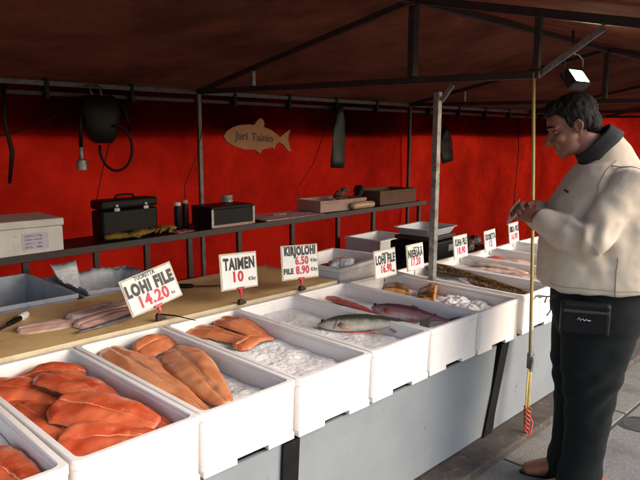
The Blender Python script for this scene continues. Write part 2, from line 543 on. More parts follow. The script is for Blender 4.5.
def end_pt(a, b):
    y = FY + .02 + (4.46 - FY) * a
    top = RZ + .03 - (abs(y - RY) / (BY + .14 - RY) * (RZ - BZ - .015) if y > RY else (RY - y) / (RY - FY) * (RZ - FZ))
    return Vector((11.6 + .02 * math.sin(a * 20), y, .02 + (top - .03) * b))
bm = bmesh.new(); grid(bm, 20, 8, end_pt)
obj('end_canvas', bm, 'end_canvas', tent, smooth=True)
# frame: posts, tie beams, rafters, king posts, braces
for X in TX:
    if X < 7:
        bm = bmesh.new(); box(bm, (X, BY - .03, BZ / 2), (.032, .032, BZ)); obj('post', bm, 'worn_rail' if X == 2.95 else 'dark_steel', tent, bevel=.003)
    bm = bmesh.new(); beam(bm, (X, BY - .05, 1.955), (X, 1.44, 1.90), .034, .038); obj('tie_beam', bm, 'dark_steel', tent, bevel=.003)
    bm = bmesh.new(); beam(bm, (X, BY - .02, BZ + .0), (X, RY + .014, RZ - .01), .03, .036); obj('rafter', bm, 'dark_steel', tent, bevel=.003)
    bm = bmesh.new(); beam(bm, (X, RY - .014, RZ - .01), (X, FY + .03, FZ - .032), .034, .042); obj('rafter', bm, 'dark_steel', tent, bevel=.003)
    bm = bmesh.new(); box(bm, (X, RY, (1.935 + RZ - .04) / 2), (.05, .04, RZ - .04 - 1.935)); obj('king_post', bm, 'dark_steel', tent, bevel=.003)
    for yy, zt in ((1.46, 2.175), (3.62, 2.07)):
        z0 = 1.90 + (yy - 1.44) * .0192 + .022
        bm = bmesh.new(); box(bm, (X, yy, (z0 + zt) / 2), (.03, .03, zt - z0)); obj('strut', bm, 'dark_steel' if yy < 2 else 'steel', tent, bevel=.003)
    bm = bmesh.new(); beam(bm, (X + .02, 1.45, 1.905), (X + .02, 1.16, 2.085), .012, .03); obj('brace', bm, 'steel', tent, bevel=.002)
    if X == 2.95:
        bm = bmesh.new(); box(bm, (X + .045, 2.055, .925), (.036, .036, 1.85)); obj('post', bm, 'steel', tent, bevel=.003)
        bm = bmesh.new(); beam(bm, (X + .045, 2.03, 1.80), (X + .045, 1.96, 1.885), .012, .028); obj('brace', bm, 'steel', tent, bevel=.002)
for a, b in zip(TX[:-1], TX[1:]):
    bm = bmesh.new(); beam(bm, (a + .03, BY - .035, BZ - .005), (b - .03, BY - .035, BZ - .005), .03, .034); obj('rail', bm, 'worn_rail', tent, bevel=.003)
    bm = bmesh.new(); beam(bm, (a + .03, BY + .0, 1.885), (b - .03, BY + .0, 1.885), .03, .03); obj('rail', bm, 'dark_steel', tent, bevel=.003)
    bm = bmesh.new(); beam(bm, (a + .03, RY, RZ - .012), (b - .03, RY, RZ - .012), .034, .04); obj('ridge_beam', bm, 'dark_steel', tent, bevel=.003)
    bm = bmesh.new(); beam(bm, (a + .03, FY + .02, FZ - .052), (b - .03, FY + .02, FZ - .052), .028, .028); obj('rail', bm, 'dark_steel', tent, bevel=.003)
    for q in range(4):                                              # little canvas ties along the rear rail
        xx = a + .35 + q * .62
        bm = bmesh.new(); box(bm, (xx, BY - .035, 1.915), (.03, .05, .13)); obj('canvas_tie', bm, 'black', tent, bevel=.004)
bm = bmesh.new()
tube(bm, [(1.47, 4.29, 1.93), (1.46, 4.29, 1.7), (1.49, 4.285, 1.5), (1.46, 4.29, 1.30)], [(.016, .012), (.012, .010), (.016, .012), (.011, .008)], 10, ref=(1, 0, 0))
tag(obj('rolled_strap', bm, 'black', smooth=True), 'black rolled canvas strap hanging down the rear wall above the lidded foam box', 'strap')

# ================================================================ COUNTER
RIM = .778
counter = thing('stall_counter', 'long fish counter with pale grey front panels and black uprights', 'counter', (0, 0, 0))
def panel(x0, x1):
    bm = bmesh.new()
    z0, z1 = .062, .555
    y0, y1 = 1.555, 1.515
    def f(a, b):
        return Vector((x0 + (x1 - x0) * a, y0 + (y1 - y0) * b + .004 * mnoise.noise(Vector((x0 + a * 3, b * 2, 1))), z0 + (z1 - z0) * b))
    vs = grid(bm, 14, 6, f)
    ex = bmesh.ops.extrude_face_region(bm, geom=list(bm.faces))
    for v in ex['geom']:
        if isinstance(v, bmesh.types.BMVert): v.co.y += .012
    return obj('front_panel', bm, 'panel', counter)
strips = [(-.1, -.1), (1.385, 1.375), (2.80, 2.87), (4.3, 4.3), (5.8, 5.8)]
for (xb, xt) in strips:
    bm = bmesh.new(); beam(bm, (xb, 1.556, .04), (xt, 1.508, .56), .03, .075)
    bmesh.ops.delete(bm, geom=list(bm.faces), context='FACES'); bm.free()
    bm = bmesh.new()
    w = .038
    pr = [[Vector((xx - w, yy, zz)), Vector((xx + w, yy, zz)), Vector((xx + w, yy + .03, zz)), Vector((xx - w, yy + .03, zz))] for xx, yy, zz in ((xb, 1.544, .058), (xt, 1.503, .556))]
    rings(bm, pr)
    obj('upright', bm, 'black', counter)
for a, b in zip(strips[:-1], strips[1:]):
    panel(max(a) + .005, min(b) - .005)
bm = bmesh.new(); box(bm, (3.0, 1.98, .545), (7.0, .90, .022)); obj('counter_top', bm, 'black', counter, bevel=.004)
bm = bmesh.new(); box(bm, (3.0, 1.52, .028), (7.0, .23, .05)); obj('plinth', bm, 'ledge', counter, bevel=.01)
bm = bmesh.new()
for xx in (-.2, 1.4, 3.6, 5.2, 6.3):
    box(bm, (xx, 2.36, .27), (.04, .04, .53))
obj('rear_legs', bm, 'dark_steel', counter)

# ---------------------------------------------------------------- foam fish boxes
def foam_box_mesh(w=.391, d=.885, h=.215, wall=.027, floor=.03):
    bm = bmesh.new()
    def loop(x, y, z, r=.02, n=4):
        pts = []
        for cx, cy, a0 in ((x - r, y - r, 0), (-x + r, y - r, 90), (-x + r, -y + r, 180), (x - r, -y + r, 270)):
            for k in range(n + 1):
                a = R(a0 + 90 * k / n)
                pts.append(Vector((cx + r * math.cos(a), cy + r * math.sin(a), z)))
        return pts
    W, D = w / 2, d / 2
    sec = [loop(W - .006, D - .006, .020), loop(W - .002, D - .002, h - .03), loop(W - .002, D - .002, h - .028), loop(W, D, h - .026), loop(W, D, h - .003),
           loop(W - .003, D - .003, h), loop(W - wall + .008, D - wall + .008, h), loop(W - wall + .005, D - wall + .005, h - .004),
           loop(W - wall + .005, D - wall + .005, h - .012), loop(W - wall, D - wall, h - .013),
           loop(W - wall - .004, D - wall - .004, floor + .01), loop(W - wall - .012, D - wall - .012, floor)]
    rings(bm, sec, True)
    # feet: the underside is cut away in the middle
    for (a, b) in ((-W + .007, -W + .007 + w * .33), (W - .007 - w * .30, W - .007)):
        box(bm, ((a + b) / 2, 0, .0125), (b - a, d - .016, .025))
    me = bpy.data.meshes.new('fish_box')
    bmesh.ops.recalc_face_normals(bm, faces=bm.faces)
    bm.to_mesh(me); bm.free()
    me.materials.append(M['foam'])
    for p in me.polygons: p.use_smooth = False
    return me
FB = foam_box_mesh()
BOX_Z = RIM - .215
YC = 1.49 + .4425
box_desc = [
    'white foam fish box at the near end of the counter, one red fillet inside',
    'white foam fish box heaped with red salmon fillets',
    'white foam fish box of large orange fillets beneath the salmon fillet price card',
    'white foam fish box with three small deep orange pieces on bare ice',
    'white foam fish box holding the single silvery speckled trout',
    'white foam fish box holding a pinkish whole fish and a red strip',
    'white foam fish box with two golden brown smoked pieces next to the metal post',
    'white foam fish box holding two long dark mottled fish',
    'white foam fish box of pale fillets in front of the yellow strap',
    'white foam fish box of pinkish scraps beside the hands of the man',
    'white foam fish box with bare ice, hidden by the man',
    'white foam fish box at the far end of the counter behind the man',
]
box_x = []
for k in range(12):
    x0 = .604 - .395 + .395 * k + (.045 if k >= 7 else 0)
    box_x.append(x0 + .1975)
for k, cx in enumerate(box_x):
    o = put('fish_box', FB, None, (cx, YC + .004 * ((k * 7) % 3 - 1), BOX_Z), (0, 0, R(.35 * ((k * 5) % 3 - 1))))
    b = o.modifiers.new('edge', 'BEVEL'); b.width = .003; b.segments = 2; b.limit_method = 'ANGLE'; b.angle_limit = R(50)
    tag(o, box_desc[k], 'fish box', 'white foam boxes along the counter')

ice_names = ['red salmon slices', 'heaped red fillets', 'large orange fillets', 'three deep orange pieces', 'silver trout', 'pinkish fish', 'smoked golden pieces', 'dark mottled fish', 'pale fillets', 'pinkish scraps', 'body of the man', 'far end box']
def ice(cx, k, z=.085):
    rr = random.Random(k)
    bm = bmesh.new()
    W, D = .164, .414
    off = rr.random() * 50
    def f(a, b):
        xx, yy = (-1 + 2 * a) * W, (-1 + 2 * b) * D
        zz = z + .014 * mnoise.noise(Vector((xx * 9 + off, yy * 9, 0))) + .0035 * mnoise.noise(Vector((xx * 40 + off, yy * 40, 3))) + .0018 * mnoise.noise(Vector((xx * 105 + off, yy * 105, 7)))
        return Vector((xx, yy, zz))
    vs = grid(bm, 64, 150, f)
    border = [v for v in bm.verts if v.is_boundary]
    ex = bmesh.ops.extrude_edge_only(bm, edges=[e for e in bm.edges if e.is_boundary])
    for v in ex['geom']:
        if isinstance(v, bmesh.types.BMVert): v.co.z = .034
    o = obj('crushed_ice', bm, 'ice', None, (cx, YC, BOX_Z), smooth=False)
    tag(o, 'crushed ice bedding in the box of the ' + ice_names[k], 'ice', None, 'stuff')
for k, cx in enumerate(box_x[:11]):
    ice(cx, k, .152 if k not in (1, 2) else .142)

# ================================================================ FISH
def fillet(label, loc, L, W, T, yaw, pitch=0, roll=0, mat='salmon', seed=0, bend=.0, droop=.10, tail=.55, group=None, name='fish_fillet', cat='fish fillet', ragged=.0):
    rr = random.Random(seed)
    off = rr.random() * 100
    nu, nv = 40, 18
    blunt = .01 + .05 * rr.random()
    def prof(s):
        a = min(1, (s + blunt) / .20) ** .55
        b = 1 - tail * max(0, (s - .42) / .58) ** 1.4
        e = 1 if s < .95 else math.sqrt(max(0.0, 1 - ((s - .95) / .052) ** 2))
        return a * b * (.25 + .75 * e)
    def base(s, tt):
        x = (s - .5) * L
        w = W / 2 * prof(s)
        edge = 1 + (ragged + .05) * mnoise.noise(Vector((s * 9 + off, tt, 0)))
        y = tt * w * edge + .006 * math.sin(s * 5 + off)
        z = -bend * (2 * s - 1) ** 2 - droop * W * .25 * abs(tt) ** 2.2
        z += .006 * mnoise.noise(Vector((x * 9 + off, y * 9, 1))) + .004 * mnoise.noise(Vector((x * 28 + off, y * 28, 1)))
        return x, y, z
    def top(a, b):
        tt = -1 + 2 * b
        x, y, z = base(a, tt)
        thick = T * .66 * (.42 + .58 * (1 - abs(tt) ** 2.4) ** .8) * (1 + .28 * tt) * (1 - .6 * max(0, (a - .45) / .55) ** 1.2) * (1 + .18 * mnoise.noise(Vector((a * 6 + off, tt * 2, 4))))
        thick *= min(1, (1 - abs(tt)) / .03) ** .5
        thick -= T * .22 * math.exp(-(tt / .10) ** 2)
        ends = min(1, min(a, 1 - a) / .02)
        return Vector((x, y, z + .0015 + max(0, thick) * ends ** .5))
    bm = bmesh.new()
    vs = grid(bm, nu, nv, top)
    def bot(a, b):
        x, y, z = base(a, -1 + 2 * b)
        return Vector((x, y, z - .0003))
    vb = grid(bm, nu, nv, bot)
    ring_t = [vs[i][0] for i in range(nu + 1)] + [vs[nu][j] for j in range(1, nv + 1)] + [vs[i][nv] for i in range(nu - 1, -1, -1)] + [vs[0][j] for j in range(nv - 1, 0, -1)]
    ring_b = [vb[i][0] for i in range(nu + 1)] + [vb[nu][j] for j in range(1, nv + 1)] + [vb[i][nv] for i in range(nu - 1, -1, -1)] + [vb[0][j] for j in range(nv - 1, 0, -1)]
    n = len(ring_t)
    for k in range(n):
        try: bm.faces.new((ring_t[k], ring_t[(k + 1) % n], ring_b[(k + 1) % n], ring_b[k]))
        except ValueError: pass
    rot = (R(roll), R(pitch), R(yaw))
    o = obj(name, bm, mat, None, loc, rot, smooth=True)
    bm = bmesh.new()
    grid(bm, nu, nv, lambda a, b: Vector(base(a, -1 + 2 * b)) * 1.0 + Vector((0, 0, -.0008)))
    ex = bmesh.ops.extrude_face_region(bm, geom=list(bm.faces))
    for v in ex['geom']:
        if isinstance(v, bmesh.types.BMVert): v.co.z -= .0022
    obj('skin', bm, 'skin_dark', o, smooth=True)
    return tag(o, label, cat, group)

Z0 = BOX_Z + .155
G1 = 'red salmon fillets heaped in a foam box'
GS = dict(mat='salmon', group=G1)
fillet('red salmon fillet nearest the camera, poking out of the cut off foam box', (.50, 1.64, Z0 + .01), .40, .15, .024, -82, 0, 4, mat='salmon', seed=1, bend=.01)
fillet('long red salmon fillet lying flat along the near wall of its box', (.700, 1.83, Z0 + .008), .48, .17, .026, -84, 1, -4, seed=2, bend=.006, **GS)
fillet('red salmon fillet with pale stripes lying behind the heap against the rear corner', (.715, 2.15, Z0 + .024), .34, .15, .026, -52, 3, 6, seed=3, bend=.012, **GS)
fillet('small curled red salmon tail piece at the very top rear of the heap', (.85, 2.24, Z0 + .028), .25, .11, .024, -35, -6, 14, seed=4, bend=.02, **GS)
fillet('red salmon fillet spread over the middle of the heap, ribbed with fine white lines', (.865, 2.01, Z0 + .034), .38, .18, .028, -74, 5, -10, seed=5, bend=.010, tail=.6, **GS)
fillet('broad red salmon fillet on top of the heap with a white centre line', (.825, 1.755, Z0 + .044), .36, .185, .028, -62, 4, 8, seed=6, bend=.010, tail=.6, **GS)
fillet('red salmon fillet pressed against the front wall of its box beneath the broad one', (.77, 1.63, Z0 + .018), .28, .15, .026, -30, 2, 14, seed=7, bend=.008, **GS)
fillet('narrow red salmon fillet lying along the far wall beside the heap', (.925, 1.72, Z0 + .015), .34, .10, .022, -82, 4, -14, seed=8, bend=.006, **GS)
fillet('red salmon fillet lying under the others near the rear wall', (.665, 2.16, Z0 + .004), .34, .14, .022, -95, 0, 0, seed=9, bend=.006, **GS)
G2 = 'orange fillets in the third foam box'
fillet('longest orange fillet, lying full length along the near wall of its box', (1.105, 1.97, Z0 + .02), .76, .165, .028, -93, 1, -6, mat='orange', seed=11, bend=.008, tail=.65, group=G2)
fillet('short orange piece folded at the rear of the box beneath the price card', (1.30, 2.245, Z0 + .035), .22, .14, .03, 10, 0, 10, mat='deep_orange', seed=12, bend=.02, tail=.4, group=G2)
fillet('broad orange fillet lying beside the longest one with its tail towards the front', (1.235, 1.87, Z0 + .03), .54, .17, .028, -103, 2, 6, mat='orange', seed=13, bend=.012, tail=.6, group=G2)
fillet('orange fillet half hidden beneath the broad orange one', (1.15, 2.16, Z0 + .015), .34, .14, .024, -75, 0, 0, mat='orange', seed=14, bend=.01, group=G2)
G3 = 'deep orange pieces on bare ice'
fillet('flat deep orange piece lying lengthwise at the rear wall on bare ice', (1.575, 2.24, Z0 + .014), .36, .12, .026, -75, 0, 4, mat='deep_orange', seed=21, bend=.012, tail=.35, group=G3)
fillet('thick deep orange piece leaning over the other two on bare ice', (1.705, 2.20, Z0 + .03), .33, .15, .032, -82, 4, -6, mat='deep_orange', seed=22, bend=.025, tail=.35, group=G3)
fillet('short deep orange offcut with bright cut edge nearest the front on bare ice', (1.625, 2.02, Z0 + .018), .20, .10, .032, 5, 0, -8, mat='deep_orange', seed=23, bend=.01, tail=.3, group=G3)
fillet('long red fish side lying on ice behind the pinkish fish', (2.36, 2.12, Z0 + .018), .42, .085, .024, -97, 0, -14, mat='cut_red', seed=31, bend=.01, tail=.5)
M['smoked_flesh'] = surf('golden_smoked_flesh', (.58, .27, .07), (.44, .17, .04), 40, .4, bump=.5, bscale=90, bdist=.002)
def smoked(label, loc, L, W, T, yaw, seed, roll=0, pitch=0):
    off = seed * 1.7
    def edge(a, b):
        x, y = (a - .5) * L, (b - .5) * W * (1 - .25 * a)
        x += .012 * mnoise.noise(Vector((y * 30, off, 1))) ; y += .012 * mnoise.noise(Vector((x * 22, off, 5)))
        z = -.014 * (2 * b - 1) ** 2 - .012 * (2 * a - 1) ** 2 + .006 * mnoise.noise(Vector((x * 30, y * 30, off)))
        return Vector((x, y, z))
    bm = bmesh.new()
    grid(bm, 16, 12, edge)
    ex = bmesh.ops.extrude_face_region(bm, geom=list(bm.faces))
    for v in ex['geom']:
        if isinstance(v, bmesh.types.BMVert): v.co.z += T
    o = obj('smoked_fish', bm, 'smoked_flesh', None, loc, (R(roll), R(pitch), R(yaw)), smooth=False, bevel=.004)
    bm = bmesh.new()
    grid(bm, 16, 12, lambda a, b: edge(.02 + .96 * a, .03 + .94 * b) + Vector((0, 0, T + .0015)))
    ex = bmesh.ops.extrude_face_region(bm, geom=list(bm.faces))
    for v in ex['geom']:
        if isinstance(v, bmesh.types.BMVert): v.co.z -= .004
    obj('skin', bm, 'smoked', o, smooth=True)
    return tag(o, label, 'smoked fish', 'golden brown smoked pieces')
smoked('squarish golden brown smoked piece by the rear wall under its price card', (2.79, 2.16, Z0 + .022), .20, .16, .03, 40, 41, 8, 4)
smoked('ragged golden brown smoked piece beside the loose ice with its end curled up', (2.82, 1.965, Z0 + .022), .24, .11, .032, 28, 42, -14, -6)
# slush of ice in that box
G5 = 'pale fillets on ice'
for k, (lb, x, y, L, yaw, mt) in enumerate([
        ('pale fillet lying closest to the dark mottled fish with its end at the rear wall', 3.56, 2.12, .36, -75, 'pale_flesh'),
        ('pale fillet with a dark skinned edge in the middle of its box', 3.66, 1.98, .38, -80, 'pale_flesh'),
        ('pinkish pale fillet nearest the front among the pale ones', 3.60, 1.76, .34, -88, 'pink_flesh'),
        ('pale fillet lying against the far wall of its box', 3.74, 2.02, .40, -94, 'pale_flesh')]):
    fillet(lb, (x, y, Z0 + .012 + .006 * k), L, .105, .022, yaw, 0, 8 * (-1) ** k, mat=mt, seed=50 + k, bend=.012, group=G5)
G6 = 'pinkish scraps of fish'
for k, (lb, x, y, L, yaw) in enumerate([
        ('pinkish fish scrap at the rear of its box', 4.02, 2.22, .20, -30),
        ('longer pinkish fish scrap lying across the middle of its box', 4.02, 2.05, .26, -60),
        ('small dull pink fish scrap at the front of its box', 4.05, 1.85, .20, -100)]):
    fillet(lb, (x, y, Z0 + .016), L, .10, .028, yaw, 0, 0, mat='cut_red' if k == 0 else 'pink_flesh', seed=60 + k, bend=.015, group=G6, ragged=.2)

def whole_fish(label, loc, yaw, L, H, T, mat, seed=0, curve=0.0, fin='fin', slim=False, cat='whole fish', roll=0, tail_on=True, group=None, pitch=0):
    """lies on its flank: local x head to tail, +y is the back, z is up"""
    n = 34
    stations = [(0, .06), (.02, .22), (.06, .48), (.12, .72), (.2, .92), (.32, 1.0), (.45, .98), (.6, .82), (.72, .60), (.82, .40), (.9, .27), (.95, .24), (1.0, .30)]
    if slim:
        stations = [(0, .15), (.03, .5), (.08, .85), (.14, 1.0), (.25, .98), (.4, .9), (.55, .76), (.7, .6), (.82, .46), (.92, .32), (1.0, .16)]
    def prof(s):
        for (a, fa), (b, fb) in zip(stations[:-1], stations[1:]):
            if s <= b:
                k = (s - a) / (b - a)
                return fa + (fb - fa) * (k * k * (3 - 2 * k) * .5 + k * .5)
        return stations[-1][1]
    def axis_y(s): return curve * math.sin(s * math.pi)
    rs = []
    for i in range(41):
        s = i / 40
        h = H / 2 * prof(s); w = T / 2 * prof(s) ** .9 * (1 - .45 * max(0, s - .8) / .2)
        r = []
        for j in range(n):
            a = 2 * math.pi * j / n
            y = math.cos(a) * h * (1.0 if math.cos(a) > 0 else 1.05)
            z = math.sin(a) * w
            r.append(Vector((s * L - L / 2, y + axis_y(s), z + w * .0 + T * .42)))
        rs.append(r)
    bm = bmesh.new(); rings(bm, rs)
    rot = (R(roll), R(pitch), R(yaw))
    root = obj('whole_fish', bm, mat, None, loc, rot, smooth=True)
    tag(root, label, cat, group)
    def flat(name, pts, m_, z, th=.003):
        b2 = bmesh.new()
        lo = [b2.verts.new((p[0], p[1], z - th / 2)) for p in pts]; hi = [b2.verts.new((p[0], p[1], z + th / 2)) for p in pts]
        b2.faces.new(lo[::-1]); b2.faces.new(hi)
        for k in range(len(pts)):
            b2.faces.new((lo[k], lo[(k + 1) % len(pts)], hi[(k + 1) % len(pts)], hi[k]))
        obj(name, b2, m_, root)
    zc = T * .42
    x1 = L / 2
    if tail_on:
        hh = H * (.34 if slim else .5)
        flat('tail_fin', [(x1 - .012, -H * .10), (x1 - .012, H * .10), (x1 + L * .06, hh * .75), (x1 + L * .13, hh * 1.1), (x1 + L * .085, 0), (x1 + L * .12, -hh * 1.05), (x1 + L * .05, -hh * .7)], 'fin', zc, .005)
    if slim:
        flat('dorsal_fin', [(-L * .1, H * .40), (L * .0, H * .52), (L * .3, H * .40), (L * .46, H * .16), (L * .40, H * .14), (L * .1, H * .36)], fin, zc)
    else:
        flat('dorsal_fin', [(-L * .06, H * .44), (-L * .02, H * .72), (L * .07, H * .62), (L * .09, H * .38)], 'fin', zc)
        flat('pelvic_fin', [(L * .04, -H * .42), (L * .11, -H * .66), (L * .15, -H * .60), (L * .10, -H * .38)], fin, zc)
        flat('anal_fin', [(L * .20, -H * .30), (L * .26, -H * .58), (L * .31, -H * .42), (L * .29, -H * .2)], fin, zc)
        flat('adipose_fin', [(L * .26, H * .26), (L * .31, H * .40), (L * .32, H * .24)], 'fin', zc)
    b2 = bmesh.new(); tube(b2, [(-L * .27, -H * .18, zc + T * .40), (-L * .22, -H * .30, zc + T * .36), (-L * .15, -H * .34, zc + T * .30)], [(.016, .004), (.02, .004), (.006, .003)], 8, ref=(0, 1, 0))
    obj('pectoral_fin', b2, fin, root, smooth=True)
    b2 = bmesh.new(); ball(b2, (-L * .445, H * .10, zc + T * .27), (.009, .009, .006), 12); obj('eye', b2, 'eye', root, smooth=True)
    b2 = bmesh.new()
    tube(b2, [(-L * .335 + .018 * math.cos(a), H * .42 * math.sin(a), zc + T * (.5 * math.cos(a * .82) * .95 - .02)) for a in [R(q) for q in range(-75, 76, 15)]], .0022, 6)
    obj('gill_edge', b2, 'fin', root, smooth=True)
    return root
zf = BOX_Z + .150
tr = whole_fish('whole silvery speckled trout lying on ice with its tail over the box rim', (2.125, 1.80, zf + .020), -57, .47, .090, .060, 'trout', 1, curve=.014, fin='fin_pale', pitch=-4, roll=32)
bm = bmesh.new()
tube(bm, [(-.13, -.048, .030), (-.06, -.052, .030), (.02, -.049, .028), (.06, -.044, .026)], [(.002, .002), (.004, .003), (.003, .003), (.001, .001)], 8)
obj('belly_cut', bm, 'cut_red', tr, smooth=True)
pf = whole_fish('whole pinkish fish with red fins lying on ice behind the trout', (2.40, 1.77, zf + .020), -80, .42, .085, .056, 'pink_fish', 2, curve=.006, fin='fin_red', roll=28)
whole_fish('rear one of two long dark mottled fish laid end over end', (3.33, 2.12, zf + .018), -97, .46, .085, .065, 'burbot', 3, curve=.02, fin='fin', slim=True, group='long dark mottled fish')
whole_fish('front one of two long dark mottled fish, reaching to the front of the box', (3.215, 1.74, zf + .018), -103, .50, .085, .065, 'burbot', 4, curve=-.015, fin='fin', slim=True, group='long dark mottled fish')
# chunks of melting ice in the smoked box
bm = bmesh.new()
rr = random.Random(5)
for k in range(26):
    ball(bm, (2.86 + rr.uniform(-.10, .07), 1.72 + rr.uniform(-.17, .15), Z0 + rr.uniform(-.01, .012)), (rr.uniform(.03, .06), rr.uniform(.03, .07), rr.uniform(.012, .022)), 10)
def lump(b):
    for v in b.verts:
        v.co += v.normal * (.010 * mnoise.noise(v.co * 38) + .006 * mnoise.noise(v.co * 95))
o = union('ice_lump', bm, 'ice', .005, 3, None, lump)
tag(o, 'translucent heap of melting ice in front of the two smoked pieces', 'ice')

# ================================================================ PRICE SIGNS
def sign(label, loc, yaw, tilt, roll, w, h, lines, clip='red', stem=.055):
    if clip:
        k_ = 1.17
        w *= k_; h *= 1.08
        lines = [(q[0], q[1] * 1.13, q[2] * k_, q[3] * 1.08, q[4], q[5] and q[5] * k_, q[6]) for q in lines]
    root = thing('price_sign', label, 'price sign', loc, (0, 0, R(yaw)), 'handwritten price signs')
    tm = Matrix.Translation((0, 0, stem)) @ Matrix.Rotation(R(roll), 4, 'Y') @ Matrix.Rotation(R(tilt), 4, 'X')
    def ptr(x, y, z): return tm @ Vector((x, y, z))
    def under(name, bm, mat, **k):
        bm.transform(tm); return obj(name, bm, mat, root, **k)
    bm = bmesh.new(); box(bm, (0, .003, h / 2), (w, .004, h)); under('card_edge', bm, 'card_edge', bevel=.0015)
    bm = bmesh.new(); box(bm, (0, .0005, h / 2), (w - .016, .005, h - .016)); under('card', bm, 'card', bevel=.0012)
    for (s, size, px, pz, ink, wd, bold) in lines:
        me = text_mesh(s, size, bold=bold * 1.85 if size > .03 else bold, extrude=.0004, width=wd)
        for v in me.vertices:
            if size > .045: v.co.y *= 1.14
            arch = .10 * (v.co.x / w) ** 2 * size * 2 if ink == 'ink' and size > .03 else 0
            nz = mnoise.noise(Vector((v.co.x * 60, v.co.y * 60, len(s)))) * .0009
            v.co = tm @ Vector((v.co.x + px + nz, -.0032 - v.co.z, v.co.y + pz + arch + nz))
        me.materials.append(M[ink])
        put('lettering' if ink == 'ink' else 'price', me, root)
    if clip:
        bm = bmesh.new(); box(bm, (0, -.001, .004), (.04, .016, .012)); box(bm, (0, -.001, -.012), (.013, .013, .022)); under('clip', bm, 'red_plastic', bevel=.002)
        bm = bmesh.new(); tube(bm, [ptr(0, 0, -.02), (0, 0, stem * .45), (0, 0, .012)], .0035, 8); obj('stem', bm, 'red_plastic' if stem > .05 else 'steel', root, smooth=True)
        bm = bmesh.new(); box(bm, (0, 0, .008), (.026, .022, .026)); box(bm, (.018, .0, .002), (.03, .012, .012)); obj('clamp', bm, 'dark_steel', root, bevel=.002)
    else:
        bm = bmesh.new(); tube(bm, [ptr(0, .007, .02), (0, .01, stem * .2), (0, .012, -.03)], .003, 8); obj('stem', bm, 'steel', root, smooth=True)
    return root
K, P_ = 'ink', 'red_ink'
sign('white price card tilted askew behind the large orange fillets, fourteen twenty in red', (1.40, 2.40, .80), -4, -14, -14, .215, .155,
     [('TUORETTA', .024, -.008, .140, K, .085, .02), ('LOHI FILE', .055, 0, .096, K, .195, .035), ('14.20', .056, .0, .042, P_, .12, .02), ('kg', .018, .075, .03, K, None, .02)], stem=.06)
sign('white price card with a red ten, between the tilted card and the two priced card', (1.845, 2.385, .79), 2, -8, 3, .20, .165,
     [('TAIMEN', .06, 0, .112, K, .168, .024), ('10', .055, -.008, .055, P_, .055, .02), ('\u20ac/kg', .022, .065, .04, K, None, .02)], stem=.075)
sign('white price card with two rows of red prices by the silvery trout', (2.25, 2.38, .79), 1, -8, 4, .235, .17,
     [('KIRJOLOHI', .048, 0, .138, K, .20, .035), ('6.50', .045, .008, .09, P_, .085, .02), ('\u20ac/kg', .024, .085, .088, K, None, .02),
      ('FILE', .034, -.078, .042, K, .06, .03), ('8.90', .045, .01, .043, P_, .085, .02), ('\u20ac/kg', .024, .085, .042, K, None, .02)], stem=.06)
sm = dict(clip=None, stem=.0)
sign('white price card standing against the rear of the box of smoked pieces', (2.775, 2.22, .80), 3, -6, 0, .215, .165,
     [('tuoretta', .022, 0, .142, K, .06, .02), ('LOHI FILE', .06, 0, .105, K, .185, .026), ('16.90', .055, .005, .052, P_, .10, .02), ('\u20ac/kg', .016, .07, .03, K, None, .02)], **sm)
sign('white price card partly hidden behind the metal post at the dark mottled fish', (3.05, 2.21, .805), 3, -6, 0, .185, .16,
     [('tuore', .022, 0, .138, K, .05, .02), ('NIERI\u00c4\u00c4', .055, 0, .10, K, .158, .026), ('17.20', .055, 0, .05, P_, .10, .02)], **sm)
sign('white price card at the rear of the box of pale fillets', (3.60, 2.24, .80), 4, -6, 0, .19, .155,
     [('KUHA FILE', .055, 0, .105, K, .158, .026), ('18.90', .055, 0, .05, P_, .11, .02)], **sm)
sign('white price card with a red twelve, second from the hands of the man', (3.985, 2.24, .80), 5, -6, -1, .185, .15,
     [('KUORETTA', .05, 0, .10, K, .158, .026), ('12', .055, 0, .05, P_, .05, .02)], **sm)
sign('white price card directly under the hands of the man', (4.33, 2.24, .815), 5, -6, -1, .18, .155,
     [('SIIKA FILE', .05, 0, .105, K, .158, .026), ('16.90', .055, 0, .05, P_, .11, .02)], **sm)

# ================================================================ WORK BOARD AND THINGS ON IT
wb = thing('work_table', 'wooden cutting table behind the fish boxes, stained with fish', 'work table', (1.1, 2.72, 0))
bm = bmesh.new(); box(bm, (-.2, 0, .776), (3.3, .62, .026)); obj('table_top', bm, 'board', wb, bevel=.003)
bm = bmesh.new(); box(bm, (-.2, -.318, .774), (3.3, .012, .034)); obj('edge_strip', bm, 'board_edge', wb, bevel=.002)
for lx in (-1.5, .2, 1.4):
    for ly in (-.26, .26):
        bm = bmesh.new(); box(bm, (lx, ly, .38), (.04, .04, .762)); obj('leg', bm, 'dark_steel', wb)
TOPZ = .789
def strip_fish(label, pts, w, th, mat, seed, skin=False):
    rr = random.Random(seed)
    bm = bmesh.new()
    p = [Vector((q[0], q[1], TOPZ + q[2])) for q in pts]
    sub = []
    for a, b in zip(p[:-1], p[1:]):
        for k in range(5): sub.append(a.lerp(b, k / 5))
    sub.append(p[-1])
    n = len(sub)
    rad = []
    for k in range(n):
        e = math.sin(math.pi * (k + .6) / (n + .2)) ** .45
        rad.append((th * e * (1 + .25 * mnoise.noise(Vector((k * .6, seed, 0)))), w * e * (1 + .2 * mnoise.noise(Vector((k * .5, seed, 5))))))
    tube(bm, sub, rad, 12, ref=(0, 0, 1))
    for v in bm.verts:
        v.co += Vector((0, 0, .004 * mnoise.noise(v.co * 40)))
    o = obj('fish_trimming', bm, mat, None, smooth=True)
    return tag(o, label, 'fish trimming', 'fish trimmings on the cutting table')
GT = 'fish pieces on the cutting board'
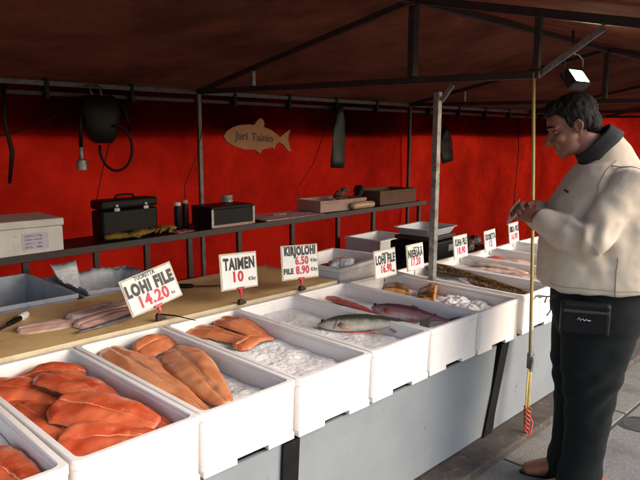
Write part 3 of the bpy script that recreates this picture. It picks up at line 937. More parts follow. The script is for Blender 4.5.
fillet('pale pink piece of fish closest to the knife handle on the board', (1.03, 2.66, TOPZ + .004), .27, .13, .02, -8, 0, 4, mat='pink_flesh', seed=81, bend=.004, tail=.3, group=GT, ragged=.1)
fillet('long ragged pink belly piece lying furthest back on the board', (1.33, 2.735, TOPZ + .014), .42, .15, .026, 12, 0, -8, mat='pale_flesh', seed=82, bend=.006, tail=.35, group=GT, ragged=.15)
fillet('pale peeled piece of fish in front of the ragged belly piece', (1.30, 2.60, TOPZ + .008), .42, .15, .026, 14, 0, 4, mat='pink_flesh', seed=83, bend=.004, tail=.35, group=GT, ragged=.1)
strip_fish('thin black strip of fish skin lying nearest the board edge', [(1.06, 2.475, .010), (1.18, 2.49, .012), (1.30, 2.52, .012), (1.42, 2.58, .010)], .015, .008, 'skin_dark', 4)
strip_fish('dark strip of fish skin behind the ragged belly strip', [(1.22, 2.69, .018), (1.32, 2.745, .02), (1.43, 2.77, .016)], .013, .010, 'skin_dark', 5)

def knife(label, loc, yaw, white=False):
    k = thing('knife', label, 'knife', loc, (0, 0, R(yaw)))
    bm = bmesh.new(); tube(bm, [(0, 0, .012), (.04, 0, .013), (.09, 0, .012), (.125, .004, .011)], [(.011, .009), (.013, .010), (.012, .009), (.014, .010)], 12, ref=(0, 0, 1), round_ends=True)
    obj('handle', bm, 'black_plastic', k, smooth=True)
    if white:
        bm = bmesh.new(); tube(bm, [(.10, .003, .012), (.125, .004, .012), (.15, .005, .012)], [(.016, .013), (.018, .014), (.016, .013)], 12, ref=(0, 0, 1), round_ends=True); obj('handle_cap', bm, 'white_paper', k, smooth=True)
    bm = bmesh.new()
    pts = [(-.005, -.011), (-.005, .011), (-.10, .013), (-.17, .004), (-.205, -.010), (-.12, -.013)]
    lo = [bm.verts.new((a, b, .009)) for a, b in pts]; hi = [bm.verts.new((a, b, .011)) for a, b in pts]
    bm.faces.new(lo[::-1]); bm.faces.new(hi)
    for q in range(6): bm.faces.new((lo[q], lo[(q + 1) % 6], hi[(q + 1) % 6], hi[q]))
    obj('blade', bm, 'dark_steel', k)
    return k
knife('knife with a white capped black handle lying at the end of the board', (.90, 2.79, TOPZ), 40, True)
knife('black handled knife lying behind the tilted price card', (1.86, 2.83, TOPZ), 140)
bm = bmesh.new(); tube(bm, [(1.42, 2.455, TOPZ + .02), (1.47, 2.38, TOPZ + .018), (1.505, 2.27, TOPZ + .012)], [.004, .0035, .002], 8)
tag(obj('skewer', bm, 'black', smooth=True), 'thin dark skewer poking out below the tilted price card over the box rim', 'skewer')

# ---------------------------------------------------------------- open boxes behind the table
def open_tray(name, label, cat, loc, yaw, w, d, h, mat, wall=.014, flare=.02, parts=None):
    bm = bmesh.new()
    def loop(x, y, z): return [Vector((x, y, z)), Vector((-x, y, z)), Vector((-x, -y, z)), Vector((x, -y, z))]
    W, D = w / 2, d / 2
    rings(bm, [loop(W - flare, D - flare, 0), loop(W - .006, D - .006, h - .025), loop(W, D, h - .024), loop(W, D, h), loop(W - wall, D - wall, h), loop(W - wall - flare, D - wall - flare, .012)])
    o = obj(name, bm, mat, None, loc, (0, 0, R(yaw)), bevel=.004)
    return tag(o, label, cat)
bench = thing('low_bench', 'low dark bench under the shelf carrying the grey crates', 'bench', (1.2, 3.5, 0))
bm = bmesh.new(); box(bm, (0, 0, .56), (2.8, .72, .03)); obj('bench_top', bm, 'black', bench, bevel=.003)
for lx in (-1.3, 0, 1.3):
    for ly in (-.3, .3):
        bm = bmesh.new(); box(bm, (lx, ly, .272), (.04, .04, .544)); obj('leg', bm, 'dark_steel', bench)
open_tray('plastic_crate', 'empty grey plastic crate next to the one lined with a bag', 'crate', (1.07, 3.45, .576), 0, .56, .70, .225, 'grey_plastic')
open_tray('plastic_crate', 'grey plastic crate lined with a crumpled bag behind the tilted price card', 'crate', (1.66, 3.40, .576), -2, .54, .62, .20, 'grey_plastic')
bm = bmesh.new()
def bagf(a, b):
    x = -.25 + .50 * a; y = -.28 + .56 * b
    e = max(abs(2 * a - 1), abs(2 * b - 1)) ** 6
    z = .03 + .17 * e + .03 * mnoise.noise(Vector((x * 7, y * 7, 3))) + .010 * mnoise.noise(Vector((x * 25, y * 25, 1)))
    if b > .8 and a < .35: z += .07 * (b - .8) / .2
    s = .93 - .06 * (1 - e)
    return Vector((x * s, y * s, z))
grid(bm, 60, 60, bagf)
ex = bmesh.ops.extrude_face_region(bm, geom=list(bm.faces))
for v in ex['geom']:
    if isinstance(v, bmesh.types.BMVert): v.co.z -= .0015
o = obj('plastic_bag', bm, 'bag', None, (1.66, 3.40, .590), (0, 0, R(-2)), smooth=True)
tag(o, 'crumpled pale plastic bag lining a grey crate, one corner standing up', 'plastic bag')

# foam box with fish heads behind the trout
o = open_tray('fish_box', 'low white foam box behind the trout, brown fish sides and a clear bag in it', 'fish box', (2.86, 2.70, .655), 8, .56, .46, .185, 'foam', wall=.03)
rt = thing('side_table', 'dark table behind the counter carrying the scale and a foam box', 'table', (3.7, 2.86, 0))
bm = bmesh.new(); box(bm, (.1, 0, .638), (2.3, .74, .03)); obj('table_top', bm, 'black', rt, bevel=.003)
for lx in (-.95, 1.15):
    for ly in (-.32, .32):
        bm = bmesh.new(); box(bm, (lx, ly, .311), (.04, .04, .622)); obj('leg', bm, 'dark_steel', rt)
fillet('brownish pink fish side at the near end of the low box behind the trout', (2.77, 2.66, .80), .28, .12, .035, 30, 0, 0, mat='cut_red', seed=71, bend=.02, group='fish in the low rear box')
fillet('dull brown fish side under the shadow of the wall of the low rear box', (2.95, 2.72, .80), .26, .11, .035, 10, 0, 0, mat='cut_red', seed=72, bend=.02, group='fish in the low rear box')
bm = bmesh.new()
for k in range(7): ball(bm, (2.80 + random.uniform(-.09, .09), 2.56 + random.uniform(-.03, .05), .815 + random.uniform(-.01, .02)), (.05, .04, .03), 10)
def crumple(b):
    for v in b.verts: v.co += v.normal * (.012 * mnoise.noise(v.co * 30) + .006 * mnoise.noise(v.co * 70))
tag(union('plastic_bag', bm, 'bag', .006, 1, None, crumple), 'small crumpled clear bag in the low foam box by the fish sides', 'plastic bag')

# scale
sc = thing('weighing_scale', 'black weighing scale with a shallow bright metal pan behind the price cards', 'scale', (4.03, 2.84, .653), (0, 0, R(5)))
bm = bmesh.new(); box(bm, (0, 0, .09), (.46, .36, .14)); obj('housing', bm, 'black_plastic', sc, bevel=.012)
bm = bmesh.new(); box(bm, (0, 0, .185), (.40, .32, .03)); obj('platform', bm, 'dark_steel', sc, bevel=.006)
bm = bmesh.new()
def lp(x, y, z, r=.04, n=5):
    pts = []
    for cx, cy, a0 in ((x - r, y - r, 0), (-x + r, y - r, 90), (-x + r, -y + r, 180), (x - r, -y + r, 270)):
        for k in range(n + 1):
            a = R(a0 + 90 * k / n); pts.append(Vector((cx + r * math.cos(a), cy + r * math.sin(a), z)))
    return pts
rings(bm, [lp(.17, .14, .205), lp(.20, .165, .255), lp(.212, .177, .258), lp(.212, .177, .262), lp(.196, .161, .260), lp(.168, .138, .210)])
obj('pan', bm, 'tray_metal', sc, smooth=False)
bm = bmesh.new(); box(bm, (.12, -.182, .10), (.16, .006, .05)); obj('display', bm, 'glass', sc, bevel=.002)
for lx in (-.18, .18):
    bm = bmesh.new(); cyl(bm, (lx, -.13, .01), .02, .02); obj('foot', bm, 'black_plastic', sc)
    bm = bmesh.new(); cyl(bm, (lx, .13, .01), .02, .02); obj('foot', bm, 'black_plastic', sc)
# dark things right of the scale, on the side table
bm = bmesh.new()
for k in range(8): ball(bm, (4.52 + random.uniform(-.1, .1), 2.80 + random.uniform(-.1, .1), .69 + random.uniform(0, .09)), (.07, .06, .05), 10)
tag(union('dark_bag', bm, 'hanging', .01, 2, None, crumple), 'crumpled dark brown bag beside the scale on the side table', 'bag')
# stacked foam boxes on the ground further back
open_tray('fish_box', 'white foam box standing behind the counter near the scale, glowing pink', 'fish box', (4.40, 3.62, .31), 4, .50, .40, .40, 'foam', wall=.03)
open_tray('plastic_crate', 'grey crate upside of the ground carrying the pinkish foam box', 'crate', (4.40, 3.62, .0), 4, .54, .46, .31, 'grey_plastic')
for o in [o for o in col.objects if o.get('label', '').startswith('grey crate upside')]:
    o['label'] = 'tall grey crate on the ground carrying the pinkish lit foam box'

# ================================================================ SHELF
def shz(x): return .897 + .0105 * (x - 1.8)
shelf = thing('rear_shelf', 'long dark shelf on thin legs along the red rear wall', 'shelf')
bm = bmesh.new(); beam(bm, (.2, 4.07, shz(.2) - .016), (5.45, 4.07, shz(5.45) - .016), .44, .03)
obj('shelf_board', bm, 'black', shelf, bevel=.003)
for lx in (.55, 1.38, 1.83, 2.2, 2.55, 3.01, 3.58, 4.15, 4.65, 5.40):
    bm = bmesh.new(); box(bm, (lx, 3.90, (shz(lx) - .03) / 2), (.035, .03, shz(lx) - .034)); obj('leg', bm, 'dark_steel', shelf)
bm = bmesh.new(); beam(bm, (.2, 3.842, shz(.2) - .012), (5.45, 3.842, shz(5.45) - .012), .012, .045); obj('front_rail', bm, 'dark_steel', shelf, bevel=.002)

# lidded foam box
lb = thing('lidded_foam_box', 'grubby white foam box with a lid and a lilac label on the shelf end', 'foam box', (1.30, 4.06, shz(1.3)), (0, 0, R(-2)))
bm = bmesh.new(); box(bm, (0, 0, .083), (.62, .40, .165)); obj('box_body', bm, 'foam_old', lb, bevel=.008)
bm = bmesh.new(); box(bm, (0, 0, .190), (.635, .415, .046)); obj('lid', bm, 'foam_old', lb, bevel=.008)
bm = bmesh.new(); box(bm, (.14, -.2015, .085), (.155, .002, .10)); lab = obj('sticker', bm, 'label_paper', lb)
for k, (s, sz) in enumerate((('LOHI 2 - 3 kg', .016), ('FISKERI  NORGE', .013), ('LAATU  I    0452', .013), ('EFTA   1086', .017))):
    lettering('lettering', s, sz, 'ink', lab, (.13, -.2032, .118 - .023 * k), (R(90), 0, 0), width=.10, bold=.01, extrude=.0003)

# black case with latches
def S(x): return shz(x) + .0015
cs = thing('black_case', 'black plastic tool case with two silver latches standing on the shelf', 'case', (2.19, 4.16, S(2.2)), (0, 0, R(6)))
bm = bmesh.new(); box(bm, (0, 0, .095), (.46, .15, .19)); obj('case_body', bm, 'black_plastic', cs, bevel=.02, seg=3)
bm = bmesh.new(); box(bm, (0, 0, .23), (.465, .155, .065)); obj('case_lid', bm, 'black_plastic', cs, bevel=.018, seg=3)
for lx in (-.12, .12):
    bm = bmesh.new(); box(bm, (lx, -.082, .195), (.045, .01, .026)); la = obj('latch', bm, 'steel', cs, bevel=.003)
    bm = bmesh.new(); box(bm, (lx, -.082, .222), (.022, .010, .018)); obj('latch_hook', bm, 'steel', la, bevel=.002)
bm = bmesh.new(); tube(bm, [(-.08, 0, .262), (-.07, 0, .285), (0, 0, .29), (.07, 0, .285), (.08, 0, .262)], .009, 8); obj('handle', bm, 'black_plastic', cs, smooth=True)

def glove(label, loc, yaw, mat='gloves', sc_=1.0, group=None):
    bm = bmesh.new()
    tube(bm, [(-.10, 0, .02), (-.04, 0, .026), (.03, 0, .024)], [(.02, .045), (.024, .048), (.02, .05)], 12, ref=(0, 0, 1), round_ends=True)
    for k, (yy, L, a) in enumerate(((-.036, .07, -12), (-.012, .085, -3), (.012, .08, 5), (.034, .062, 14))):
        d = Vector((math.cos(R(a)), math.sin(R(a)), 0))
        p = Vector((.035, yy, .022))
        tube(bm, [p, p + d * L * .5 + Vector((0, 0, .008)), p + d * L + Vector((0, 0, -.006))], [.0125, .0115, .009], 8, round_ends=True)
    tube(bm, [(-.02, .04, .022), (.01, .072, .026), (.04, .085, .016)], [.015, .013, .010], 8, round_ends=True)
    bm.transform(Matrix.Scale(sc_, 4))
    o = union('work_glove', bm, mat, .005, 2, None, lambda b: [setattr(v, 'co', v.co + v.normal * .004 * mnoise.noise(v.co * 40)) for v in b.verts])
    o.location = loc; o.rotation_euler = (0, 0, R(yaw))
    return tag(o, label, 'glove', group)
glove('yellow and black work glove nearest the shelf edge', (2.06, 3.98, S(2.0)), -20, group='yellow work gloves')
glove('yellow and black work glove lying against the black case', (2.24, 4.02, S(2.2)), 25, group='yellow work gloves')
glove('dirty yellow glove heaped beside the pink cloth', (2.43, 4.05, S(2.4)), 200, group='yellow work gloves')
def cloth(label, loc, w, d, seed, mat, yaw, name='cloth', cat='cloth'):
    bm = bmesh.new()
    f = lambda a, b: Vector(((a - .5) * w, (b - .5) * d, .006 + .014 * abs(mnoise.noise(Vector((a * 4, b * 4, seed)))) ))
    grid(bm, 24, 24, f)
    ex = bmesh.ops.extrude_face_region(bm, geom=list(bm.faces))
    for v in ex['geom']:
        if isinstance(v, bmesh.types.BMVert): v.co.z = .001
    return tag(obj(name, bm, mat, None, loc, (0, 0, R(yaw)), smooth=True), label, cat)
cloth('small pink cloth folded at the shelf edge before the jars', (2.52, 3.95, S(2.5)), .16, .10, 3, 'pink_cloth', 12)
# jars behind the black chest
def jar(label, loc, r, h, mat, lid):
    j = thing('jar', label, 'jar', loc)
    bm = bmesh.new()
    prof = [(r * .9, 0), (r, .01), (r, h * .72), (r * .8, h * .84), (r * .8, h * .88)]
    rings(bm, [[Vector((q * math.cos(2 * math.pi * k / 18), q * math.sin(2 * math.pi * k / 18), z)) for k in range(18)] for q, z in prof])
    obj('glass_body', bm, mat, j, smooth=True)
    bm = bmesh.new(); cyl(bm, (0, 0, h * .94), r * .86, h * .13); obj('lid', bm, lid, j, bevel=.003)
jar('small dark bottle with a white top standing between the case and the metal post', (2.60, 4.12, S(2.6)), .028, .20, 'black_plastic', 'white_paper')
jar('small dark bottle with a pinkish top beside the white topped one', (2.68, 4.14, S(2.7)), .026, .21, 'black_plastic', 'carton')
jar('clear wide jar standing behind the black chest', (3.12, 4.19, S(3.1)), .055, .215, 'glass', 'glass')
# black chest
ch = thing('black_chest', 'black chest with pale worn metal edges standing on the shelf', 'chest', (2.96, 4.03, S(2.96)), (0, 0, R(2)))
bm = bmesh.new(); box(bm, (0, 0, .075), (.42, .26, .135)); obj('chest_body', bm, 'black_plastic', ch, bevel=.005)
bm = bmesh.new(); box(bm, (0, 0, .152), (.425, .265, .02)); obj('chest_lid', bm, 'black', ch, bevel=.005)
for lx in (-.205, .205):
    bm = bmesh.new(); box(bm, (lx, -.131, .075), (.022, .006, .14)); obj('corner_strip', bm, 'steel', ch, bevel=.001)
bm = bmesh.new(); box(bm, (0, -.1315, .012), (.386, .005, .022)); obj('corner_strip', bm, 'carton', ch, bevel=.001)
# newspaper
bm = bmesh.new()
f = lambda a, b: Vector(((a - .5) * .66, (b - .5) * .36, .010 + .006 * mnoise.noise(Vector((a * 3, b * 3, 1)))))
grid(bm, 24, 16, f)
ex = bmesh.ops.extrude_face_region(bm, geom=list(bm.faces))
for v in ex['geom']:
    if isinstance(v, bmesh.types.BMVert): v.co.z = .0005
tag(obj('wrapping_paper', bm, 'newsprint', None, (3.62, 4.06, S(3.62)), (0, 0, R(-1))), 'flat pinkish sheet of wrapping paper lying on the shelf', 'paper')
bm = bmesh.new(); tube(bm, [(3.53, 4.08, S(3.6) + .018), (3.60, 4.06, S(3.6) + .02), (3.66, 4.07, S(3.6) + .018)], [(.006, .014), (.007, .016), (.006, .013)], 8, ref=(0, 0, 1), round_ends=True)
tag(obj('paper_roll', bm, 'carton', smooth=True), 'small pale rolled scrap lying on the sheet of wrapping paper', 'scrap')
# cartons
def carton(label, loc, yaw, w, d, h, mat, name='carton', cat='carton'):
    return open_tray(name, label, cat, loc, yaw, w, d, h, mat, wall=.008, flare=.002)
carton('pale open carton beside the wrapping paper with a brown lump in it', (4.28, 4.10, S(4.3)), -3, .60, .34, .105, 'carton')
carton('brown open carton at the far end of the shelf', (5.08, 4.10, S(5.1)), 0, .60, .36, .14, 'brown_carton')
bm = bmesh.new()
for k in range(5): ball(bm, (4.40 + random.uniform(-.04, .04), 4.09 + random.uniform(-.03, .03), S(4.3) + .06 + .028 * k), (.05, .045, .03), 10)
tag(union('paper_bag', bm, 'brown_carton', .007, 1, None, crumple), 'crumpled brown paper bag sticking out of the pale carton', 'paper bag')
bm = bmesh.new(); tube(bm, [(4.36, 3.895, S(4.4) + .036), (4.50, 3.895, S(4.4) + .04), (4.62, 3.895, S(4.4) + .036)], [(.033, .036), (.037, .04), (.033, .036)], 14, ref=(0, 0, 1), round_ends=True)
tag(obj('wrapped_loaf', bm, 'bread', smooth=True), 'pale wrapped loaf in front of the cartons on the shelf', 'loaf')
bm = bmesh.new()
for k in range(5): ball(bm, (4.70 + random.uniform(-.03, .03), 4.13, S(4.7) + .05 + .03 * k), (.045, .05, .03), 10)
tag(union('dark_bag', bm, 'black', .007, 1, None, crumple), 'small dark bag between the two cartons on the shelf', 'bag')

# ================================================================ HANGING THINGS ON THE REAR WALL
fs = thing('fish_sign', 'varnished wooden fish shaped board lettered in black on the red wall', 'sign', (3.57, 4.30, 1.575), (0, R(4), 0))
outline = [(-.39, .0), (-.36, .045), (-.30, .085), (-.22, .112), (-.12, .125), (-.07, .122), (-.035, .165), (.0, .19), (.035, .175), (.05, .145), (.045, .115), (.12, .10), (.20, .065), (.235, .04),
           (.30, .085), (.36, .12), (.335, .03), (.385, -.085), (.34, -.075), (.27, -.02), (.225, -.005), (.19, -.035), (.175, -.075), (.145, -.055), (.12, -.066), (.03, -.085), (.02, -.12), (-.02, -.105), (-.05, -.09), (-.16, -.095), (-.28, -.072), (-.355, -.04)]
bm = bmesh.new()
lo = [bm.verts.new((a, 0, b)) for a, b in outline]; hi = [bm.verts.new((a, .022, b)) for a, b in outline]
bm.faces.new(lo); bm.faces.new(hi[::-1])
for k in range(len(outline)):
    bm.faces.new((lo[k], hi[k], hi[(k + 1) % len(outline)], lo[(k + 1) % len(outline)]))
obj('fish_board', bm, 'wood_sign', fs, bevel=.003)
lettering('lettering', 'Jari', .092, 'ink', fs, (-.205, -.0015, .018), (R(90), 0, 0), width=.135, bold=.026, extrude=.001)
lettering('lettering', 'Tainio', .092, 'ink', fs, (.03, -.0015, .018), (R(90), 0, 0), width=.25, bold=.026, extrude=.001)

def hang(label, x, z0, z1, w, lean, mat, name, cat):
    bm = bmesh.new()
    pts, rad = [], []
    for k in range(9):
        s = k / 8
        pts.append((x + lean * s, 4.235, z0 + (z1 - z0) * s))
        rad.append((w * (.32 + .68 * min(1, s * 2.2)), .02 + .012 * math.sin(s * 9)))
    tube(bm, pts, rad, 14, ref=(1, 0, 0))
    for v in bm.verts: v.co += Vector((.010 * mnoise.noise(v.co * 12), .012 * mnoise.noise(v.co * 15), 0))
    return tag(obj(name, bm, mat, None, smooth=True), label, cat)
hang('long dark green rubber glove hanging from the rear rail above the cartons', 4.53, 1.90, 1.30, .095, -.03, 'rubber', 'rubber_glove', 'glove')
hang('dark cloth hanging on the rear wall just past the metal post', 6.35, 1.72, 1.31, .12, .06, 'black', 'hanging_cloth', 'cloth')

hb = thing('hanging_bag', 'bulky black bag hanging from the rear rail with a looped hose', 'bag', (2.06, 4.20, 1.88))
bm = bmesh.new()
rs = []
for z, wx, wy, cx in ((.0, .10, .05, .0), (-.03, .135, .075, 0), (-.12, .145, .09, .0), (-.22, .125, .085, .0), (-.29, .095, .07, .005), (-.325, .06, .045, .01)):
    rs.append([Vector((cx + wx * (abs(math.cos(a)) ** .8) * (1 if math.cos(a) > 0 else -1), wy * (abs(math.sin(a)) ** .8) * (1 if math.sin(a) > 0 else -1), z)) for a in [2 * math.pi * j / 24 for j in range(24)]])
rings(bm, rs)
obj('bag_body', bm, 'black', hb, smooth=True)
bm = bmesh.new()
tube(bm, [(.12 * math.cos(a) + .06, -.09, -.36 + .155 * math.sin(a)) for a in [R(q) for q in range(100, -200, -12)]] , .010, 8)
tube(bm, [(.10, -.07, -.02), (.155, -.08, -.12), (.17, -.085, -.25)], .010, 8)
obj('hose', bm, 'black_plastic', hb, smooth=True)
bm = bmesh.new(); tube(bm, [(-.14, -.02, -.05), (-.16, -.03, -.2), (-.165, -.03, -.35)], .014, 8); noz = obj('nozzle', bm, 'black_plastic', hb, smooth=True)
bm = bmesh.new(); cyl(bm, (-.165, -.03, -.40), .016, .10); cyl(bm, (-.165, -.03, -.47), .036, .07); obj('nozzle_tip', bm, 'steel', noz, bevel=.003)
bm = bmesh.new(); tube(bm, [(.02, 0, -.01), (.02, .03, .06), (.02, .09, .07)], .006, 8); tube(bm, [(-.05, 0, -.01), (-.05, .03, .06), (-.05, .09, .07)], .006, 8); obj('hook', bm, 'steel', hb, smooth=True)
def cord(label, pts, r=.0035, mat='black_plastic'):
    bm = bmesh.new(); tube(bm, pts, r, 6)
    return tag(obj('cord', bm, mat, smooth=True), label, 'cord')
cord('thin dark cord slanting down the wall towards the pale carton', [(4.36, 4.27, 1.66), (4.20, 4.27, 1.35), (3.98, 4.26, 1.13), (3.95, 4.2, 1.03)])
cord('thin dark cord slanting down behind the metal post to the jars', [(2.97, 4.26, 1.75), (2.88, 4.26, 1.45), (2.76, 4.26, 1.22), (2.72, 4.2, 1.11)])
cord('thin dark cord running down from the hanging bag to the black case', [(2.14, 4.25, 1.55), (2.08, 4.26, 1.35), (2.03, 4.27, 1.15), (1.97, 4.2, .96)])
cord('thin cord hanging straight down the wall near the face of the man', [(8.3, 4.33, 1.85), (8.34, 4.33, 1.4), (8.30, 4.33, .9), (8.28, 4.33, .4)], .006)
cord('dark cord drooping along the rear wall above the lidded foam box', [(.9, 4.29, 1.50), (1.5, 4.285, 1.62), (1.9, 4.285, 1.78), (2.2, 4.285, 1.90)], .005)

# ================================================================ YELLOW STRAP
st = thing('yellow_strap', 'yellow webbing strap hanging from the roof frame to the ground before the counter', 'strap', (2.985, 1.425, 0))
bm = bmesh.new(); tube(bm, [(-.042, .045, 1.91), (-.026, .030, 1.5), (-.010, .013, 1.0), (0, 0, .50)], [(.021, .008)] * 4, 10, ref=(.9, .3, 0)); obj('upper_webbing', bm, 'strap', st, smooth=True)
bm = bmesh.new(); tube(bm, [(0, 0, .43), (-.008, .002, .30), (-.006, 0, .1)], [(.014, .003)] * 3, 8, ref=(1, .1, 0)); tube(bm, [(.012, -.003, .42), (.010, -.004, .25), (-.002, -.004, .11)], [(.009, .003)] * 3, 8, ref=(1, -.4, 0)); obj('lower_webbing', bm, 'strap', st, smooth=True)
bm = bmesh.new(); box(bm, (0, -.004, .455), (.042, .022, .085)); box(bm, (-.012, -.02, .44), (.022, .012, .08), Matrix.Rotation(R(12), 4, 'Y')); obj('buckle', bm, 'steel', st, bevel=.003)
bm = bmesh.new()
for k in range(3):
    pts = []
    for j in range(26):
        s = j / 25
        a = s * 14 + k * 2.1
        pts.append((.017 * math.cos(a) * (1 - .4 * s), .017 * math.sin(a) * (1 - .4 * s) - .003, .20 - .16 * s))
    tube(bm, pts, .0042, 6)
tube(bm, [(.01, -.01, .15), (.035, -.02, .10), (.02, -.02, .06), (-.012, -.02, .03)], .0042, 6)
obj('red_cord', bm, 'red_cord', st, smooth=True)

# ================================================================ FLOODLIGHT
fl = thing('floodlight', 'lit rectangular floodlight hanging under the tent roof above the man', 'lamp', (3.46, 1.47, 1.925), (0, 0, R(-8)))
fl.scale = (.82, .82, .82)
bm = bmesh.new()
rot = Matrix.Rotation(R(-38), 4, 'X')
def tb(bm): bm.transform(rot); return bm
bm = bmesh.new(); box(bm, (0, .035, 0), (.19, .06, .125)); obj('housing', tb(bm), 'lamp_body', fl, bevel=.01)
bm = bmesh.new(); box(bm, (0, -.001, 0), (.165, .01, .095)); obj('lamp_glass', tb(bm), 'lamp_glow', fl, bevel=.003)
bm = bmesh.new()
for s in (-1, 1): box(bm, (s * .088, -.002, 0), (.014, .018, .118))
for s in (-1, 1): box(bm, (0, -.002, s * .056), (.162, .018, .014))
obj('bezel', tb(bm), 'lamp_body', fl, bevel=.002)
bm = bmesh.new(); tube(bm, [(-.11, .04, 0), (-.11, .04, .12), (-.05, .04, .15), (.05, .04, .15), (.11, .04, .12), (.11, .04, 0)], .006, 8); tube(bm, [(0, .04, .15), (0, .05, .22), (0, .06, .30)], .010, 8); obj('bracket', bm, 'dark_steel', fl, smooth=True)

# ================================================================ THE MAN
PX, PY = 2.741, 1.03
FA = R(125)
Fv = Vector((math.cos(FA), math.sin(FA), 0)); Lv = Vector((-math.sin(FA), math.cos(FA), 0)); Uv = Vector((0, 0, 1))
def W(f, l, z): return Vector((f, l, z))          # person space: x forward, y to his left
man_rot = (0, 0, FA); man_loc = (PX, PY, 0)
HS = 1.0
hp = R(23)
Hc = Vector((.142, .0, 1.648))
HM = Matrix.Translation(Hc) @ Matrix.Rotation(hp, 4, 'Y') @ Matrix.Scale(HS, 4)
bm = bmesh.new()
def hball(c, r, rot=None):
    b2 = bmesh.new(); ball(b2, c, r, 24, rot); b2.transform(HM)
    me = bpy.data.meshes.new('x'); b2.to_mesh(me); b2.free(); bm.from_mesh(me); bpy.data.meshes.remove(me)
def htube(pts, rad, **k):
    b2 = bmesh.new(); tube(b2, pts, rad, 14, **k); b2.transform(HM)
    me = bpy.data.meshes.new('x'); b2.to_mesh(me); b2.free(); bm.from_mesh(me); bpy.data.meshes.remove(me)
hball((-.018, 0, .03), (.098, .076, .088))
hball((.035, 0, .035), (.055, .064, .06))
hball((.030, 0, -.03), (.060, .060, .078))
hball((.028, 0, -.080), (.056, .056, .040))
hball((.070, 0, -.098), (.020, .026, .019))
htube([(.082, 0, .012), (.098, 0, -.012), (.114, 0, -.034)], [(.010, .010), (.012, .012), (.0145, .014)], round_ends=True)
for s in (-1, 1):
    hball((.098, s * .014, -.038), (.012, .008, .009))
    hball((.064, s * .040, -.028), (.024, .022, .024))
    htube([(.080, s * .012, .022), (.082, s * .030, .024), (.068, s * .052, .018)], [.010, .0115, .010], round_ends=True)
    hball((-.010, s * .078, -.008), (.018, .010, .032), Matrix.Rotation(R(-12), 4, 'Y'))
    htube([(-.016, s * .086, .018), (-.026, s * .088, .002), (-.022, s * .087, -.016), (-.006, s * .083, -.034)], [.006, .006, .005, .006], round_ends=True)
hball((.086, 0, -.066), (.014, .025, .0075)); hball((.083, 0, -.078), (.014, .022, .008))
hball((.083, 0, -.055), (.012, .022, .008))
# neck and trunk under the clothes
tube(bm, [Hc + Vector((-.045, 0, -.05)), Vector((.035, 0, 1.54)), Vector((-.02, 0, 1.46)), Vector((-.04, 0, 1.38))], [(.062, .058), (.060, .058), (.065, .075), (.09, .14)], 20, ref=(1, 0, 0), round_ends=True)
tube(bm, [(-.04, 0, 1.42), (-.02, 0, 1.30), (.0, 0, 1.10), (.0, 0, .95), (-.01, 0, .84)], [(.10, .17), (.15, .17), (.17, .16), (.15, .16), (.13, .15)], 24, ref=(1, 0, 0), round_ends=True)
ARM = {}
for s, sh, el, wr in ((1, (-.06, .183, 1.405), (.10, .258, 1.205), (.262, .085, 1.262)), (-1, (-.06, -.183, 1.405), (.115, -.258, 1.21), (.275, -.06, 1.272))):
    ARM[s] = (Vector(sh), Vector(el), Vector(wr))
    tube(bm, [sh, Vector(sh).lerp(Vector(el), .5), el], [.056, .052, .044], 14, round_ends=True)
    tube(bm, [el, Vector(el).lerp(Vector(wr), .4), wr], [.044, .044, .030], 14, round_ends=True)
for s in (-1, 1):
    tube(bm, [(-.01, s * .09, .90), (.012, s * .092, .50), (.02, s * .088, .10)], [.085, .06, .042], 14, round_ends=True)
# hands
def hand(s, wr, el):
    d = (wr - el).normalized()
    d = (d + Vector((.45, -.25 * s, .12))).normalized()
    n = Vector((0, s * .85, .35)); n = (n - d * n.dot(d)).normalized()      # back of the hand
    side = d.cross(n).normalized()                                          # towards the thumb for either hand after sign
    th = side if side.z > 0 else -side
    tube(bm, [wr - d * .02, wr + d * .03, wr + d * .075, wr + d * .098], [(.016, .027), (.018, .034), (.017, .042), (.013, .041)], 16, ref=n, round_ends=True)
    for k, (o_, L) in enumerate(((.031, .072), (.011, .082), (-.010, .076), (-.030, .060))):
        p0 = wr + d * .092 + th * o_
        b1 = (d - n * .45).normalized(); b2 = (d * .55 - n).normalized(); b3 = (d * .1 - n).normalized()
        p1 = p0 + b1 * L * .45; p2 = p1 + b2 * L * .33; p3 = p2 + b3 * L * .24
        tube(bm, [p0 - d * .015, p0, p1, p2, p3], [.0095, .0098, .0092, .0086, .0072], 10, round_ends=True)
    q0 = wr + d * .035 + th * .030
    q1 = q0 + (d * .6 + th * .7 - n * .25).normalized() * .034
    q2 = q1 + (d * .9 + th * .05 - n * .45).normalized() * .032
    q3 = q2 + (d * .9 - th * .15 - n * .5).normalized() * .024
    tube(bm, [q0 - th * .012, q0, q1, q2, q3], [.014, .0135, .0115, .0105, .008], 10, round_ends=True)
    return wr + d * .12 - n * .03
tips = {s: hand(s, ARM[s][2], ARM[s][1]) for s in (1, -1)}
HMi = HM.inverted()
